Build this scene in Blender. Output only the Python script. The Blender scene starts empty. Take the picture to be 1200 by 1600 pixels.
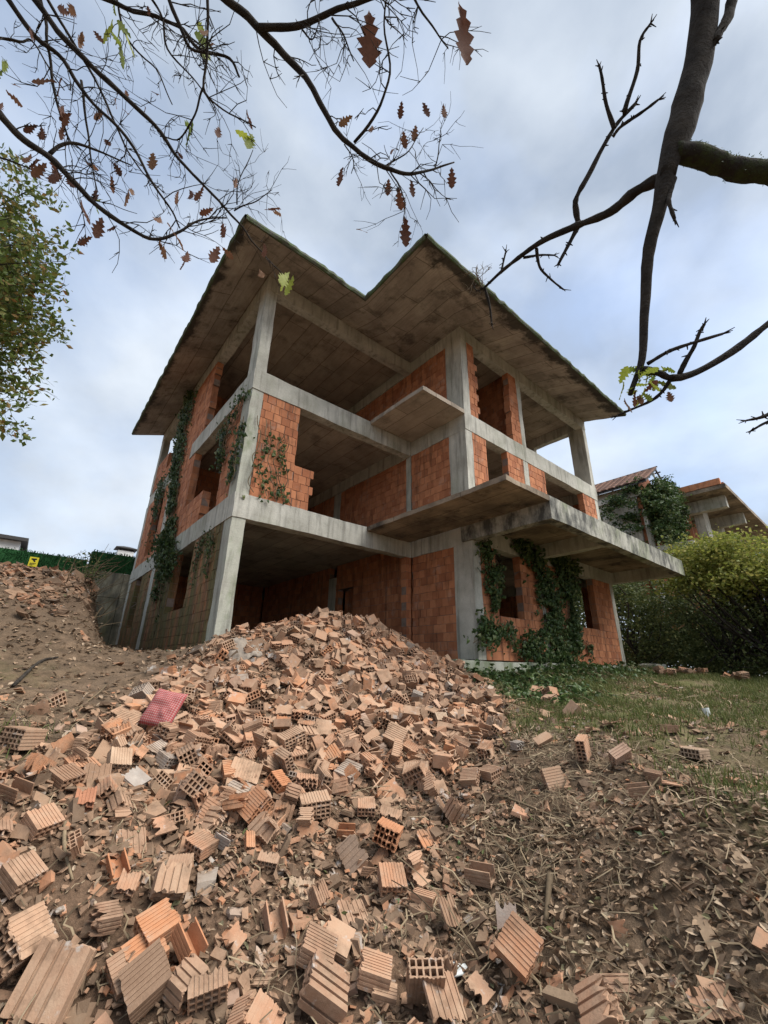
import bpy, bmesh, math, random
import numpy as np
from mathutils import Matrix, Vector, Euler
random.seed(7); rng = np.random.default_rng(7)
S = bpy.context.scene
COL = S.collection

# ------------------------------------------------------------------ camera
CAM = np.array([-2.49621, -7.49550, -0.19183])
CR = np.array([0.76665323, -0.6418284, 0.01729543])
CU = np.array([-0.23788315, -0.25892095, 0.93614718])
CF = np.array([0.5963677, 0.72181455, 0.35118275])
FPX = 650.897
cd = bpy.data.cameras.new('camera'); cam = bpy.data.objects.new('camera', cd); COL.objects.link(cam)
cd.sensor_fit = 'HORIZONTAL'; cd.sensor_width = 36.0; cd.lens = FPX / 1200 * 36
cd.clip_start = 0.05; cd.clip_end = 2000
cam.matrix_world = Matrix(((CR[0], CU[0], -CF[0], CAM[0]), (CR[1], CU[1], -CF[1], CAM[1]), (CR[2], CU[2], -CF[2], CAM[2]), (0, 0, 0, 1)))
S.camera = cam

# ------------------------------------------------------------------ sky, sun, exposure
SUN_EL, SUN_AZ = math.radians(55), math.radians(142)      # azimuth clockwise from +Y
S.view_settings.view_transform = 'Standard'; S.view_settings.look = 'None'
S.view_settings.gamma = 1; S.view_settings.use_curve_mapping = False
S.view_settings.exposure = 2.0
W = bpy.data.worlds.new('World'); S.world = W; W.use_nodes = True
nt = W.node_tree; nt.nodes.clear()
def wn(t, **k):
    n = nt.nodes.new(t)
    for a, b in k.items(): setattr(n, a, b)
    return n
wo = wn('ShaderNodeOutputWorld'); bg = wn('ShaderNodeBackground'); bg.inputs['Strength'].default_value = 0.1
sk = wn('ShaderNodeTexSky', sky_type='NISHITA', sun_disc=False); sk.sun_elevation = SUN_EL; sk.sun_rotation = SUN_AZ
tc = wn('ShaderNodeTexCoord'); mp = wn('ShaderNodeMapping'); mp.inputs['Scale'].default_value = (1.0, 1.0, 1.25); mp.inputs['Location'].default_value = (3.3, 1.2, 0.4)
n1 = wn('ShaderNodeTexNoise'); n1.inputs['Scale'].default_value = 2.3; n1.inputs['Detail'].default_value = 7; n1.inputs['Roughness'].default_value = 0.52; n1.inputs['Distortion'].default_value = 0.1
n2 = wn('ShaderNodeTexNoise'); n2.inputs['Scale'].default_value = 1.9; n2.inputs['Detail'].default_value = 8; n2.inputs['Roughness'].default_value = 0.5; n2.inputs['Distortion'].default_value = 0.15
r1 = wn('ShaderNodeValToRGB'); r1.color_ramp.elements[0].position = 0.34; r1.color_ramp.elements[1].position = 0.56
r1.color_ramp.elements[0].color = (0.72, 0.72, 0.72, 1); r1.color_ramp.elements[1].color = (1, 1, 1, 1)
r2 = wn('ShaderNodeValToRGB'); r2.color_ramp.elements[0].position = 0.38; r2.color_ramp.elements[1].position = 0.61
r2.color_ramp.elements[0].color = (1.12, 1.33, 1.66, 1); r2.color_ramp.elements[1].color = (2.2, 2.40, 2.64, 1)
mx = wn('ShaderNodeMix', data_type='RGBA')
L = nt.links.new
L(tc.outputs['Generated'], mp.inputs['Vector']); L(mp.outputs[0], n1.inputs['Vector']); L(mp.outputs[0], n2.inputs['Vector'])
L(n1.outputs['Fac'], r1.inputs[0]); L(n2.outputs['Fac'], r2.inputs[0])
L(r1.outputs[0], mx.inputs[0]); L(sk.outputs[0], mx.inputs[6]); L(r2.outputs[0], mx.inputs[7])
L(mx.outputs[2], bg.inputs[0]); L(bg.outputs[0], wo.inputs[0])
sl = bpy.data.lights.new('sun', 'SUN'); sl.energy = 1.5; sl.angle = math.radians(50); sl.color = (1.0, 0.96, 0.90)
so = bpy.data.objects.new('sun', sl); COL.objects.link(so)
sd = Vector((math.sin(SUN_AZ) * math.cos(SUN_EL), math.cos(SUN_AZ) * math.cos(SUN_EL), math.sin(SUN_EL)))
so.rotation_euler = sd.to_track_quat('Z', 'Y').to_euler(); so.location = (0, -10, 30)

# ------------------------------------------------------------------ helpers
def pxy(X):
    d = np.atleast_2d(X) - CAM; w = d @ CF
    return 600 + FPX * (d @ CR) / w, 800 - FPX * (d @ CU) / w, w
def P(px, py, dep):
    """a photograph point at a given depth along the optical axis -> world"""
    return CAM + dep * (CF + CR * (px - 600) / FPX - CU * (py - 800) / FPX)

def tag(o, label=None, cat=None, group=None, kind=None):
    if label: o['label'] = label
    if cat: o['category'] = cat
    if group: o['group'] = group
    if kind: o['kind'] = kind
    return o
def empty(name, loc=(0, 0, 0)):
    o = bpy.data.objects.new(name, None); o.location = loc; COL.objects.link(o); o.empty_display_size = 0.2; return o
def link(name, me, parent=None, mat=None, kind=None):
    o = bpy.data.objects.new(name, me); COL.objects.link(o)
    if mat is not None and not me.materials: me.materials.append(mat)
    if parent is not None:
        o.parent = parent
        o.matrix_parent_inverse = Matrix.Translation(-Vector(parent_world(parent)))
    if kind: o['kind'] = kind
    return o
def parent_world(p):
    v = Vector(p.location)
    return v
def npmesh(name, V, faces, smooth=False):
    """faces: list of int arrays (M,k)"""
    me = bpy.data.meshes.new(name); V = np.asarray(V, dtype=np.float32)
    loops = np.concatenate([f.ravel() for f in faces]).astype(np.int32)
    tot = np.concatenate([np.full(len(f), f.shape[1], np.int32) for f in faces])
    st = np.concatenate([[0], np.cumsum(tot)[:-1]]).astype(np.int32)
    me.vertices.add(len(V)); me.vertices.foreach_set('co', V.ravel())
    me.loops.add(len(loops)); me.loops.foreach_set('vertex_index', loops)
    me.polygons.add(len(tot)); me.polygons.foreach_set('loop_start', st); me.polygons.foreach_set('loop_total', tot)
    me.update(calc_edges=True)
    me.polygons.foreach_set('use_smooth', np.full(len(tot), smooth, bool))
    return me
class MB:
    def __init__(s): s.v = []; s.f = {3: [], 4: []}; s.n = 0
    def add(s, V, *F):
        V = np.asarray(V, float); s.v.append(V)
        for f in F:
            f = np.asarray(f, int)
            if f.size: s.f[f.shape[1]].append(f + s.n)
        s.n += len(V)
    def mesh(s, name, smooth=False):
        return npmesh(name, np.concatenate(s.v), [np.concatenate(a) for a in s.f.values() if a], smooth)
    def build(s, name, mat, parent=None, smooth=False, kind=None):
        return link(name, s.mesh(name, smooth), parent, mat, kind)
BOXF = np.array([[0, 3, 2, 1], [4, 5, 6, 7], [0, 1, 5, 4], [1, 2, 6, 5], [2, 3, 7, 6], [3, 0, 4, 7]])
def boxv(x0, x1, y0, y1, z0, z1):
    return np.array([[x0, y0, z0], [x1, y0, z0], [x1, y1, z0], [x0, y1, z0], [x0, y0, z1], [x1, y0, z1], [x1, y1, z1], [x0, y1, z1]], float)

# lattice noise in numpy
_perm = rng.random(4096)
def _h(i, j, k): return _perm[(i * 73856093 ^ j * 19349663 ^ k * 83492791) & 4095]
def vnoise(p):
    p = np.asarray(p, float); i = np.floor(p).astype(np.int64); f = p - i; f = f * f * (3 - 2 * f)
    r = 0
    for a in (0, 1):
        for b in (0, 1):
            for c in (0, 1):
                w = (f[..., 0] if a else 1 - f[..., 0]) * (f[..., 1] if b else 1 - f[..., 1]) * (f[..., 2] if c else 1 - f[..., 2])
                r = r + w * _h(i[..., 0] + a, i[..., 1] + b, i[..., 2] + c)
    return r * 2 - 1
def fbm(p, o=4):
    p = np.asarray(p, float); r = 0; a = 1
    for k in range(o): r = r + a * vnoise(p + 17.3 * k); p = p * 2.03; a *= 0.5
    return r
def sstep(a, b, x):
    t = np.clip((x - a) / (b - a), 0, 1); return t * t * (3 - 2 * t)
def rotm(ax, ay, az):
    ax, ay, az = np.broadcast_arrays(*map(np.atleast_1d, (ax, ay, az)))
    c, s = np.cos, np.sin
    R = np.empty((len(ax), 3, 3))
    R[:, 0, 0] = c(az) * c(ay); R[:, 0, 1] = c(az) * s(ay) * s(ax) - s(az) * c(ax); R[:, 0, 2] = c(az) * s(ay) * c(ax) + s(az) * s(ax)
    R[:, 1, 0] = s(az) * c(ay); R[:, 1, 1] = s(az) * s(ay) * s(ax) + c(az) * c(ax); R[:, 1, 2] = s(az) * s(ay) * c(ax) - c(az) * s(ax)
    R[:, 2, 0] = -s(ay); R[:, 2, 1] = c(ay) * s(ax); R[:, 2, 2] = c(ay) * c(ax)
    return R
def frame_z(n):
    n = n / np.linalg.norm(n, axis=1, keepdims=True)
    a = np.where(np.abs(n[:, 2:3]) < 0.9, np.array([[0, 0, 1.]]), np.array([[1., 0, 0]]))
    x = np.cross(a, n); x /= np.linalg.norm(x, axis=1, keepdims=True); y = np.cross(n, x)
    return np.stack([x, y, n], axis=2)
def scatter(mb, V, F, pos, R, s):
    """put N copies of template V (n,3), F (m,k) at pos with rotations R and scales s into mb"""
    V = np.asarray(V, float); N = len(pos); s = np.asarray(s, float)
    if s.ndim == 1: s = s[:, None]
    X = np.einsum('nij,nkj->nki', R, V[None] * s[:, None, :]) + pos[:, None, :]
    F = np.asarray(F); FF = (F[None] + (np.arange(N) * len(V))[:, None, None]).reshape(-1, F.shape[1])
    mb.add(X.reshape(-1, 3), FF)
def tube(mb, pts, rad, seg=7, cap=True):
    pts = np.asarray(pts, float); n = len(pts); rad = np.broadcast_to(np.asarray(rad, float), (n,))
    t = np.gradient(pts, axis=0); t /= np.linalg.norm(t, axis=1, keepdims=True) + 1e-9
    up = np.array([0.31, 0.2, 0.93]); rings = []
    x = np.cross(up, t[0]); x /= np.linalg.norm(x)
    for i in range(n):
        x = x - t[i] * (x @ t[i]); x /= np.linalg.norm(x) + 1e-9; y = np.cross(t[i], x)
        a = np.arange(seg) * 2 * np.pi / seg
        rings.append(pts[i] + rad[i] * (np.cos(a)[:, None] * x + np.sin(a)[:, None] * y))
    V = np.concatenate(rings); F = []
    for i in range(n - 1):
        for k in range(seg):
            k2 = (k + 1) % seg; F.append([i * seg + k, i * seg + k2, (i + 1) * seg + k2, (i + 1) * seg + k])
    T = []
    if cap:
        for k in range(1, seg - 1): T.append([(n - 1) * seg, (n - 1) * seg + k, (n - 1) * seg + k + 1]); T.append([0, k + 1, k])
    mb.add(V, np.array(F), np.array(T) if T else np.zeros((0, 3), int))
def smooth_path(pts, step=4):
    """Catmull-Rom resample"""
    p = np.asarray(pts, float); q = np.vstack([2 * p[0] - p[1], p, 2 * p[-1] - p[-2]]); out = []
    for i in range(1, len(q) - 2):
        for t in np.linspace(0, 1, step, endpoint=False):
            a, b, c, d = q[i - 1], q[i], q[i + 1], q[i + 2]
            out.append(0.5 * ((2 * b) + (c - a) * t + (2 * a - 5 * b + 4 * c - d) * t * t + (3 * b - a - 3 * c + d) * t ** 3))
    out.append(p[-1]); return np.array(out)

# ------------------------------------------------------------------ materials
def mat(name, rough=0.9):
    m = bpy.data.materials.new(name); m.use_nodes = True
    b = m.node_tree.nodes['Principled BSDF']; b.inputs['Roughness'].default_value = rough
    b.inputs['Specular IOR Level'].default_value = 0.25
    return m, m.node_tree, b
class N:
    """small node-graph writer"""
    def __init__(s, name, rough=0.9): s.m, s.t, s.b = mat(name, rough); s.pos = None
    def n(s, t, ins=None, **k):
        nd = s.t.nodes.new(t)
        for a, v in k.items(): setattr(nd, a, v)
        for a, v in (ins or {}).items():
            if isinstance(v, bpy.types.NodeSocket): s.t.links.new(v, nd.inputs[a])
            else: nd.inputs[a].default_value = v
        return nd
    def P(s):
        if s.pos is None: s.pos = s.n('ShaderNodeNewGeometry').outputs['Position']
        return s.pos
    def noise(s, scale, detail=4, rough=0.55, vec=None, sc=None, out='Fac'):
        v = vec or s.P()
        if sc is not None: v = s.n('ShaderNodeVectorMath', {0: v, 1: sc}, operation='MULTIPLY').outputs[0]
        return s.n('ShaderNodeTexNoise', {'Vector': v, 'Scale': scale, 'Detail': detail, 'Roughness': rough}).outputs[out]
    def ramp(s, fac, stops):
        r = s.n('ShaderNodeValToRGB', {0: fac}); e = r.color_ramp.elements
        while len(e) < len(stops): e.new(0.5)
        for el, (p, c) in zip(e, stops): el.position = p; el.color = (c, c, c, 1) if isinstance(c, (int, float)) else (*c, 1)
        return r.outputs[0]
    def mix(s, fac, a, b, mode='MIX'):
        m = s.n('ShaderNodeMix', data_type='RGBA', blend_type=mode)
        for i, v in ((0, fac), (6, a), (7, b)):
            if isinstance(v, bpy.types.NodeSocket): s.t.links.new(v, m.inputs[i])
            else: m.inputs[i].default_value = v if i == 0 else (*v, 1)
        return m.outputs[2]
    def math(s, op, a, b=0.0, c=None):
        d = {0: a, 1: b}
        if c is not None: d[2] = c
        return s.n('ShaderNodeMath', d, operation=op).outputs[0]
    def rnd(s):
        o = s.n('ShaderNodeObjectInfo').outputs['Random']; g = s.n('ShaderNodeNewGeometry').outputs['Random Per Island']
        return s.math('FRACT', s.math('ADD', o, g))
    def sep(s, v=None):
        return s.n('ShaderNodeSeparateXYZ', {0: v or s.P()}).outputs
    def done(s, col, bump=None, strength=0.4, dist=0.02):
        s.t.links.new(col, s.b.inputs['Base Color'])
        if bump is not None:
            b = s.n('ShaderNodeBump', {'Height': bump, 'Strength': strength, 'Distance': dist}); s.t.links.new(b.outputs[0], s.b.inputs['Normal'])
        return s.m

def concrete(name, base=(0.56, 0.54, 0.47), dark=(0.37, 0.355, 0.30), moss=0.22, mosscol=(0.13, 0.16, 0.07), grime=0.0):
    k = N(name, 0.92)
    a = k.noise(1.3, 6, 0.6); st = k.noise(2.2, 5, 0.6, sc=(3.5, 3.5, 0.35)); fine = k.noise(38, 4, 0.7)
    c = k.mix(k.ramp(a, [(0.36, 0), (0.66, 1)]), dark, base)
    c = k.mix(k.math('MULTIPLY', k.ramp(st, [(0.48, 0), (0.68, 1)]), 0.75), c, tuple(x * 0.5 for x in dark))
    c = k.mix(k.math('MULTIPLY', k.ramp(k.noise(0.9, 5, 0.65, sc=(1, 1, 0.6)), [(0.5, 0), (0.62, 1)]), moss), c, mosscol)
    if grime: c = k.mix(k.math('MULTIPLY', k.ramp(k.noise(2.6, 6, 0.7, sc=(1, 1, 0.5)), [(0.42, 0), (0.6, 1)]), grime), c, (0.045, 0.045, 0.042))
    c = k.mix(0.25, c, k.ramp(fine, [(0.3, 0.3), (0.7, 0.7)]), 'OVERLAY')
    # formwork board joints on vertical faces
    z = k.sep()[2]
    saw = k.math('FRACT', k.math('MULTIPLY', z, 1 / 0.17)); line = k.ramp(saw, [(0.0, 0.0), (0.06, 1.0)])
    pores = k.ramp(k.n('ShaderNodeTexVoronoi', {'Vector': k.P(), 'Scale': 30}).outputs['Distance'], [(0.08, 0), (0.2, 1)])
    h = k.math('ADD', k.math('MULTIPLY', fine, 0.5), k.math('ADD', k.math('MULTIPLY', line, 0.25), k.math('MULTIPLY', pores, 0.35)))
    return k.done(c, h, 0.55, 0.012)
M_CONC = concrete('concrete')
M_CONC_GREEN = concrete('concrete_green_stained', base=(0.48, 0.49, 0.40), moss=0.75, mosscol=(0.11, 0.16, 0.055))
M_CONC_OLD_SHADED = concrete('concrete_old_pit_shaded', base=(0.30, 0.285, 0.21), dark=(0.18, 0.17, 0.12), moss=0.7, mosscol=(0.085, 0.09, 0.035), grime=0.6)  # old mossy concrete, its colour also darkened to stand for the pit's shade
M_CONC_BLACK = concrete('concrete_weathered', base=(0.40, 0.39, 0.33), moss=0.65, grime=0.9)

def soffit(name, base, dark, stain, edge=None):
    """cast ceiling: imprint of shuttering sheets, their joints, damp stains"""
    k = N(name, 0.93)
    v = k.n('ShaderNodeVectorMath', {0: k.P(), 1: k.n('ShaderNodeVectorMath', {0: k.n('ShaderNodeCombineXYZ', {0: k.noise(2.7, 4), 1: k.noise(2.9, 4)}).outputs[0], 1: (.05, .05, 0)}, operation='MULTIPLY').outputs[0]}, operation='ADD').outputs[0]
    v = k.n('ShaderNodeMapping', {'Vector': v, 'Rotation': (0, 0, math.pi / 2)}).outputs[0]
    bt = k.n('ShaderNodeTexBrick', {'Vector': v, 'Color1': (0.8, 0.8, 0.8, 1), 'Color2': (1.1, 1.1, 1.1, 1), 'Mortar': (0.42, 0.40, 0.38, 1), 'Scale': 1.0, 'Mortar Size': 0.012, 'Mortar Smooth': 0.4, 'Brick Width': 1.9, 'Row Height': 0.52})
    a = k.noise(1.1, 6, 0.62); fine = k.noise(30, 4, 0.7); grain = k.noise(3, 4, 0.6, sc=(9, 0.6, 1))
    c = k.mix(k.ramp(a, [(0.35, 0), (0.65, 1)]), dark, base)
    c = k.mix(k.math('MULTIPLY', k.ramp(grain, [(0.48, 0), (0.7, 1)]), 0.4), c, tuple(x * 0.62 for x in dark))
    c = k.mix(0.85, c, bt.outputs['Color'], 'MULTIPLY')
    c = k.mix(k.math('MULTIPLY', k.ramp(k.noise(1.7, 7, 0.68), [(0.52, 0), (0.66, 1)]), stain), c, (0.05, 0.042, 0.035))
    if edge is not None:                 # black mould that crept in from the eave's edge
        x, y, _ = k.sep()
        wob = k.math('MULTIPLY', k.math('SUBTRACT', k.noise(1.6, 6, 0.65), 0.5), 1.5)
        e = 0.0
        m1 = k.ramp(k.math('ADD', k.math('SUBTRACT', -3.28 + 0.32, y), wob), [(0.02, 0), (0.2, 1)])
        m2 = k.ramp(k.math('ADD', k.math('SUBTRACT', -1.02 + 0.14, x), k.math('MULTIPLY', wob, 0.6)), [(0.02, 0), (0.14, 1)])
        c = k.mix(k.math('MULTIPLY', k.math('MAXIMUM', m1, m2), 0.85), c, (0.03, 0.028, 0.024))
    c = k.mix(0.2, c, k.ramp(fine, [(0.3, 0.3), (0.7, 0.65)]), 'OVERLAY')
    h = k.math('ADD', k.math('MULTIPLY', fine, 0.3), k.math('MULTIPLY', bt.outputs['Fac'], -0.8))
    return k.done(c, h, 0.5, 0.015)
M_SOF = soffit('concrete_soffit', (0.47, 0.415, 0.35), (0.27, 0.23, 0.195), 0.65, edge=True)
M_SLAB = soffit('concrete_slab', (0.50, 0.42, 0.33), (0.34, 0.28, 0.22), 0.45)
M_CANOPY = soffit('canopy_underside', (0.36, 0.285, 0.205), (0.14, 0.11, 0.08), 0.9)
k = N('moss_edge', 1.0)
M_EDGE = k.done(k.mix(k.ramp(k.noise(9, 5, 0.7), [(0.4, 0), (0.6, 1)]), (0.10, 0.10, 0.08), (0.075, 0.11, 0.045)), k.noise(40, 4, 0.7), 0.7, 0.03)

def brickmat(name, lo, hi, algae=0.0, soot=0.2, groove=True):
    k = N(name, 0.9)
    r = k.rnd(); a = k.noise(5, 5, 0.6); fine = k.noise(60, 3, 0.7)
    c = k.mix(r, lo, hi)
    c = k.mix(k.math('MULTIPLY', k.ramp(a, [(0.45, 0), (0.7, 1)]), 0.35), c, tuple(x * 0.55 for x in lo))
    c = k.mix(k.math('MULTIPLY', k.ramp(k.noise(1.6, 6, 0.65, sc=(4, 4, 0.4)), [(0.52, 0), (0.66, 1)]), soot), c, (0.05, 0.035, 0.025))
    c = k.mix(k.math('MULTIPLY', k.ramp(k.noise(3.1, 6, 0.7), [(0.56, 0), (0.68, 1)]), 0.4), c, (0.40, 0.30, 0.24))
    if algae:
        c = k.mix(k.math('MULTIPLY', k.ramp(k.noise(1.1, 6, 0.65, sc=(2.5, 2.5, 0.5)), [(0.36, 0), (0.56, 1)]), algae), c, (0.13, 0.115, 0.045))
        c = k.mix(k.math('MULTIPLY', k.ramp(k.noise(2.4, 6, 0.7, sc=(3, 3, 0.35)), [(0.48, 0), (0.62, 1)]), algae * 0.8), c, (0.07, 0.055, 0.03))
    x, y, z = k.sep()
    w = k.math('SINE', k.math('MULTIPLY', k.math('ADD', x, y), 2 * math.pi / 0.024))
    h = k.math('ADD', k.math('MULTIPLY', fine, 0.5), k.math('MULTIPLY', w, 0.35 if groove else 0))
    return k.done(c, h, 0.4, 0.006)
M_BRICK = brickmat('wall_brick', (0.36, 0.135, 0.065), (0.55, 0.23, 0.112), soot=0.5)
M_BRICK_MOSS = brickmat('wall_brick_algae', (0.30, 0.12, 0.055), (0.40, 0.17, 0.085), algae=0.95, soot=0.85)
k = N('mortar'); M_MORTAR = k.done(k.mix(k.noise(8, 4), (0.12, 0.08, 0.06), (0.36, 0.27, 0.22)), k.noise(50, 3), 0.5, 0.01)

def rubblemat(name, fines=False):
    k = N(name, 0.95)
    r = k.rnd(); oi = k.n('ShaderNodeTexCoord').outputs['Object']
    c = k.ramp(r, [(0.0, (0.26, 0.15, 0.095)), (0.4, (0.40, 0.255, 0.165)), (0.7, (0.37, 0.20, 0.12)), (0.92, (0.43, 0.195, 0.095)), (1.0, (0.33, 0.285, 0.24))] if not fines else [(0, (.075, .05, .033)), (.3, (.19, .12, .075)), (.58, (.33, .205, .13)), (.8, (.34, .185, .11)), (.93, (.40, .18, .09)), (1, (.30, .27, .23))])
    d = k.noise(11, 6, 0.65)
    c = k.mix(k.math('MULTIPLY', k.ramp(d, [(0.42, 0), (0.68, 1)]), 0.5), c, (0.40, 0.29, 0.20) if not fines else (.24, .175, .12))
    c = k.mix(k.math('MULTIPLY', k.ramp(k.noise(4.5, 6, 0.7), [(0.48, 0), (0.64, 1)]), 0.7), c, (0.15, 0.095, 0.06))
    c = k.mix(k.math('MULTIPLY', k.ramp(k.noise(6.5, 5, 0.6, vec=oi), [(0.62, 0), (0.68, 1)]), 0.6), c, (0.40, 0.38, 0.35))
    inf = k.n('ShaderNodeObjectInfo').outputs
    c = k.mix(k.math('SUBTRACT', 1.0, inf['Alpha']), c, k.mix(.35, inf['Color'], k.ramp(d, [(.3, .1), (.7, .7)]), 'OVERLAY'))
    return k.done(c, k.math('ADD', k.noise(70, 4, 0.7), k.math('MULTIPLY', d, 0.6)), 0.45, 0.006)
M_RUB = rubblemat('broken_brick')
M_CHIP = rubblemat('brick_chips', True)

def leafmat(name, stops, rough=0.6, trans=0.25):
    k = N(name, rough)
    c = k.ramp(k.rnd(), stops)
    c = k.mix(0.3, c, k.ramp(k.noise(45, 3), [(0.3, 0.25), (0.7, 0.7)]), 'OVERLAY')
    m = k.done(c)
    if trans:
        tr = k.n('ShaderNodeBsdfTranslucent', {'Color': c}); mxs = k.n('ShaderNodeMixShader', {0: trans, 1: k.b.outputs[0], 2: tr.outputs[0]})
        k.t.links.new(mxs.outputs[0], k.t.nodes['Material Output'].inputs[0])
    return m
M_IVY = leafmat('ivy_leaf', [(0, (0.028, 0.05, 0.017)), (0.45, (0.05, 0.09, 0.027)), (0.8, (0.085, 0.13, 0.04)), (1, (0.15, 0.165, 0.065))], 0.45)
M_VINE = leafmat('dry_vine', [(0, (0.10, 0.07, 0.04)), (1, (0.2, 0.15, 0.09))], 0.9, 0)
M_LITTER = leafmat('dead_leaf', [(0, (0.09, 0.058, 0.035)), (0.4, (0.20, 0.135, 0.085)), (0.75, (0.33, 0.23, 0.15)), (0.94, (0.40, 0.31, 0.22)), (1, (0.10, 0.12, 0.04))], 0.85, 0.1)
M_STRAW = leafmat('straw', [(0, (0.07, 0.05, 0.03)), (0.6, (0.19, 0.14, 0.085)), (1, (0.32, 0.25, 0.16))], 0.9, 0)
M_GRASS = leafmat('grass_blade', [(0, (0.06, 0.075, 0.02)), (0.5, (0.10, 0.125, 0.035)), (0.8, (0.15, 0.16, 0.05)), (1, (0.22, 0.19, 0.09))], 0.7, 0.3)
M_OAKBROWN = leafmat('oak_leaf_brown', [(0, (0.085, 0.035, 0.022)), (0.6, (0.14, 0.06, 0.035)), (1, (0.19, 0.10, 0.05))], 0.7, 0.3)
M_OAKGREEN = leafmat('oak_leaf_green', [(0, (0.12, 0.17, 0.03)), (1, (0.30, 0.33, 0.05))], 0.6, 0.45)
M_TREELEFT = leafmat('small_leaf_olive', [(0, (0.065, 0.095, 0.022)), (0.6, (0.12, 0.16, 0.035)), (0.9, (0.22, 0.17, 0.05)), (1, (0.2, 0.09, 0.03))], 0.6, 0.35)
M_TREEYEL = leafmat('leaf_yellow_green', [(0, (0.14, 0.17, 0.035)), (0.6, (0.25, 0.27, 0.055)), (1, (0.38, 0.34, 0.10))], 0.6, 0.45)
M_TREEDK = leafmat('leaf_dark_green', [(0, (0.05, 0.07, 0.024)), (0.7, (0.10, 0.125, 0.04)), (1, (0.19, 0.19, 0.065))], 0.6, 0.3)
k = N('bark', 0.95)
M_BARK = k.done(k.mix(k.ramp(k.noise(14, 6, 0.7), [(0.35, 0), (0.65, 1)]), (0.02, 0.016, 0.013), (0.06, 0.05, 0.04)), k.math('ADD', k.noise(60, 5, 0.75), k.noise(22, 4, .6)), 0.9, 0.02)
k = N('mossy_bark', 0.98)
M_BARKMOSS = k.done(k.mix(k.ramp(k.noise(16, 6, 0.7), [(0.42, 0), (0.6, 1)]), (0.03, 0.025, 0.02), (0.05, 0.065, 0.02)), k.noise(60, 5, 0.75), 0.9, 0.015)

# ground
k = N('hillside_soil', 0.97)
att = k.n('ShaderNodeAttribute', attribute_name='cover').outputs['Color']; cs = k.sep(att)
big = k.noise(0.8, 5, 0.6); med = k.noise(6, 6, 0.65); fin = k.noise(45, 5, 0.75)
c = k.mix(k.ramp(med, [(0.32, 0), (0.68, 1)]), (0.08, 0.054, 0.033), (0.21, 0.142, 0.09))
c = k.mix(k.math('MULTIPLY', k.ramp(big, [(0.4, 0), (0.65, 1)]), 0.5), c, (0.15, 0.105, 0.068))
c = k.mix(k.math('MULTIPLY', cs[1], 0.75), c, k.mix(fin, (0.10, 0.06, 0.037), (0.22, 0.135, 0.085)))
g = k.math('MULTIPLY', cs[0], k.ramp(k.noise(3.2, 5, 0.7), [(0.36, 0), (0.56, 1)]))
c = k.mix(k.math('MULTIPLY', g, 0.75), c, k.mix(fin, (0.06, 0.07, 0.02), (0.15, 0.165, 0.045)))
c = k.mix(0.35, c, k.ramp(fin, [(0.3, 0.1), (0.7, 0.75)]), 'OVERLAY')
M_SOIL = k.done(c, k.math('ADD', fin, k.math('MULTIPLY', med, 0.8)), 0.8, 0.03)

# ------------------------------------------------------------------ terrain height
HP = np.array([
 (-2.5, -7.5, -1.75), (-2.5, -9.5, -1.9), (-5, -9, -1.6), (1, -9.5, -1.5), (-2.2, -4.9, -1.46), (-1.2, -5.3, -1.50), (-.2, -5.85, -1.48), (.05, -4.4, -1.12),
 (1.15, -5.6, -.87), (2.07, -6.1, -.80), (.43, -6.85, -1.02), (-.57, -6.95, -1.36), (3.3, -6, -.72), (6.4, -5.9, -.60), (5.5, -3.4, -.48), (8.8, -3.3, -.31),
 (13, -4, -.27), (20, -5, -.3), (5, -2.3, -.30), (8, -2.2, -.14), (11.7, -2.1, -.05), (3, -8, -.95), (8, -9, -.9), (2.1, -5.4, -.74),
 (-2.37, -4, -.98), (-2.5, -2, -.52), (-2.3, -.6, -.20), (-1.77, .5, .06), (-1.3, .9, .0), (-.5, 3, .08), (-.5, 6.6, .08), (-.6, 11.5, .12), (-5, -4, -.85), (-5, -1, -.2), (-6, 3, .1), (-4, 9, .1),
 (1.93, -1, .60), (-.08, -1, .17), (.74, -1, .36), (2.93, -1, .42), (3.61, -1, .12), (1, -2.5, -.42), (2.4, -2.5, -.34), (-.5, -2, -.36), (-.7, -1.0, -.12), (3.8, -2.4, -.32),
 (1, .7, .02), (2.3, .7, .1), (.2, .4, .0), (2, 3, -.3), (8, 2, -.3), (2, 8, -.3), (9, 8, -.3), (13, 4, -.1), (14, 11, 0), (20, 4, 0), (-12, -6, -.9), (14, -12, -1.0), (-8, -14, -1.8), (2, -14, -1.7)])
def _tp(r2): return r2 * np.log(r2 + 1e-9) * 0.5
_n = len(HP); _A = np.zeros((_n + 3, _n + 3)); _d2 = ((HP[:, None, :2] - HP[None, :, :2]) ** 2).sum(-1)
_A[:_n, :_n] = _tp(_d2) + np.eye(_n) * 0.01; _A[:_n, _n] = 1; _A[:_n, _n + 1:] = HP[:, :2]; _A[_n:, :_n] = _A[:_n, _n:].T
_w = np.linalg.solve(_A, np.concatenate([HP[:, 2], [0, 0, 0]]))
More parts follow.
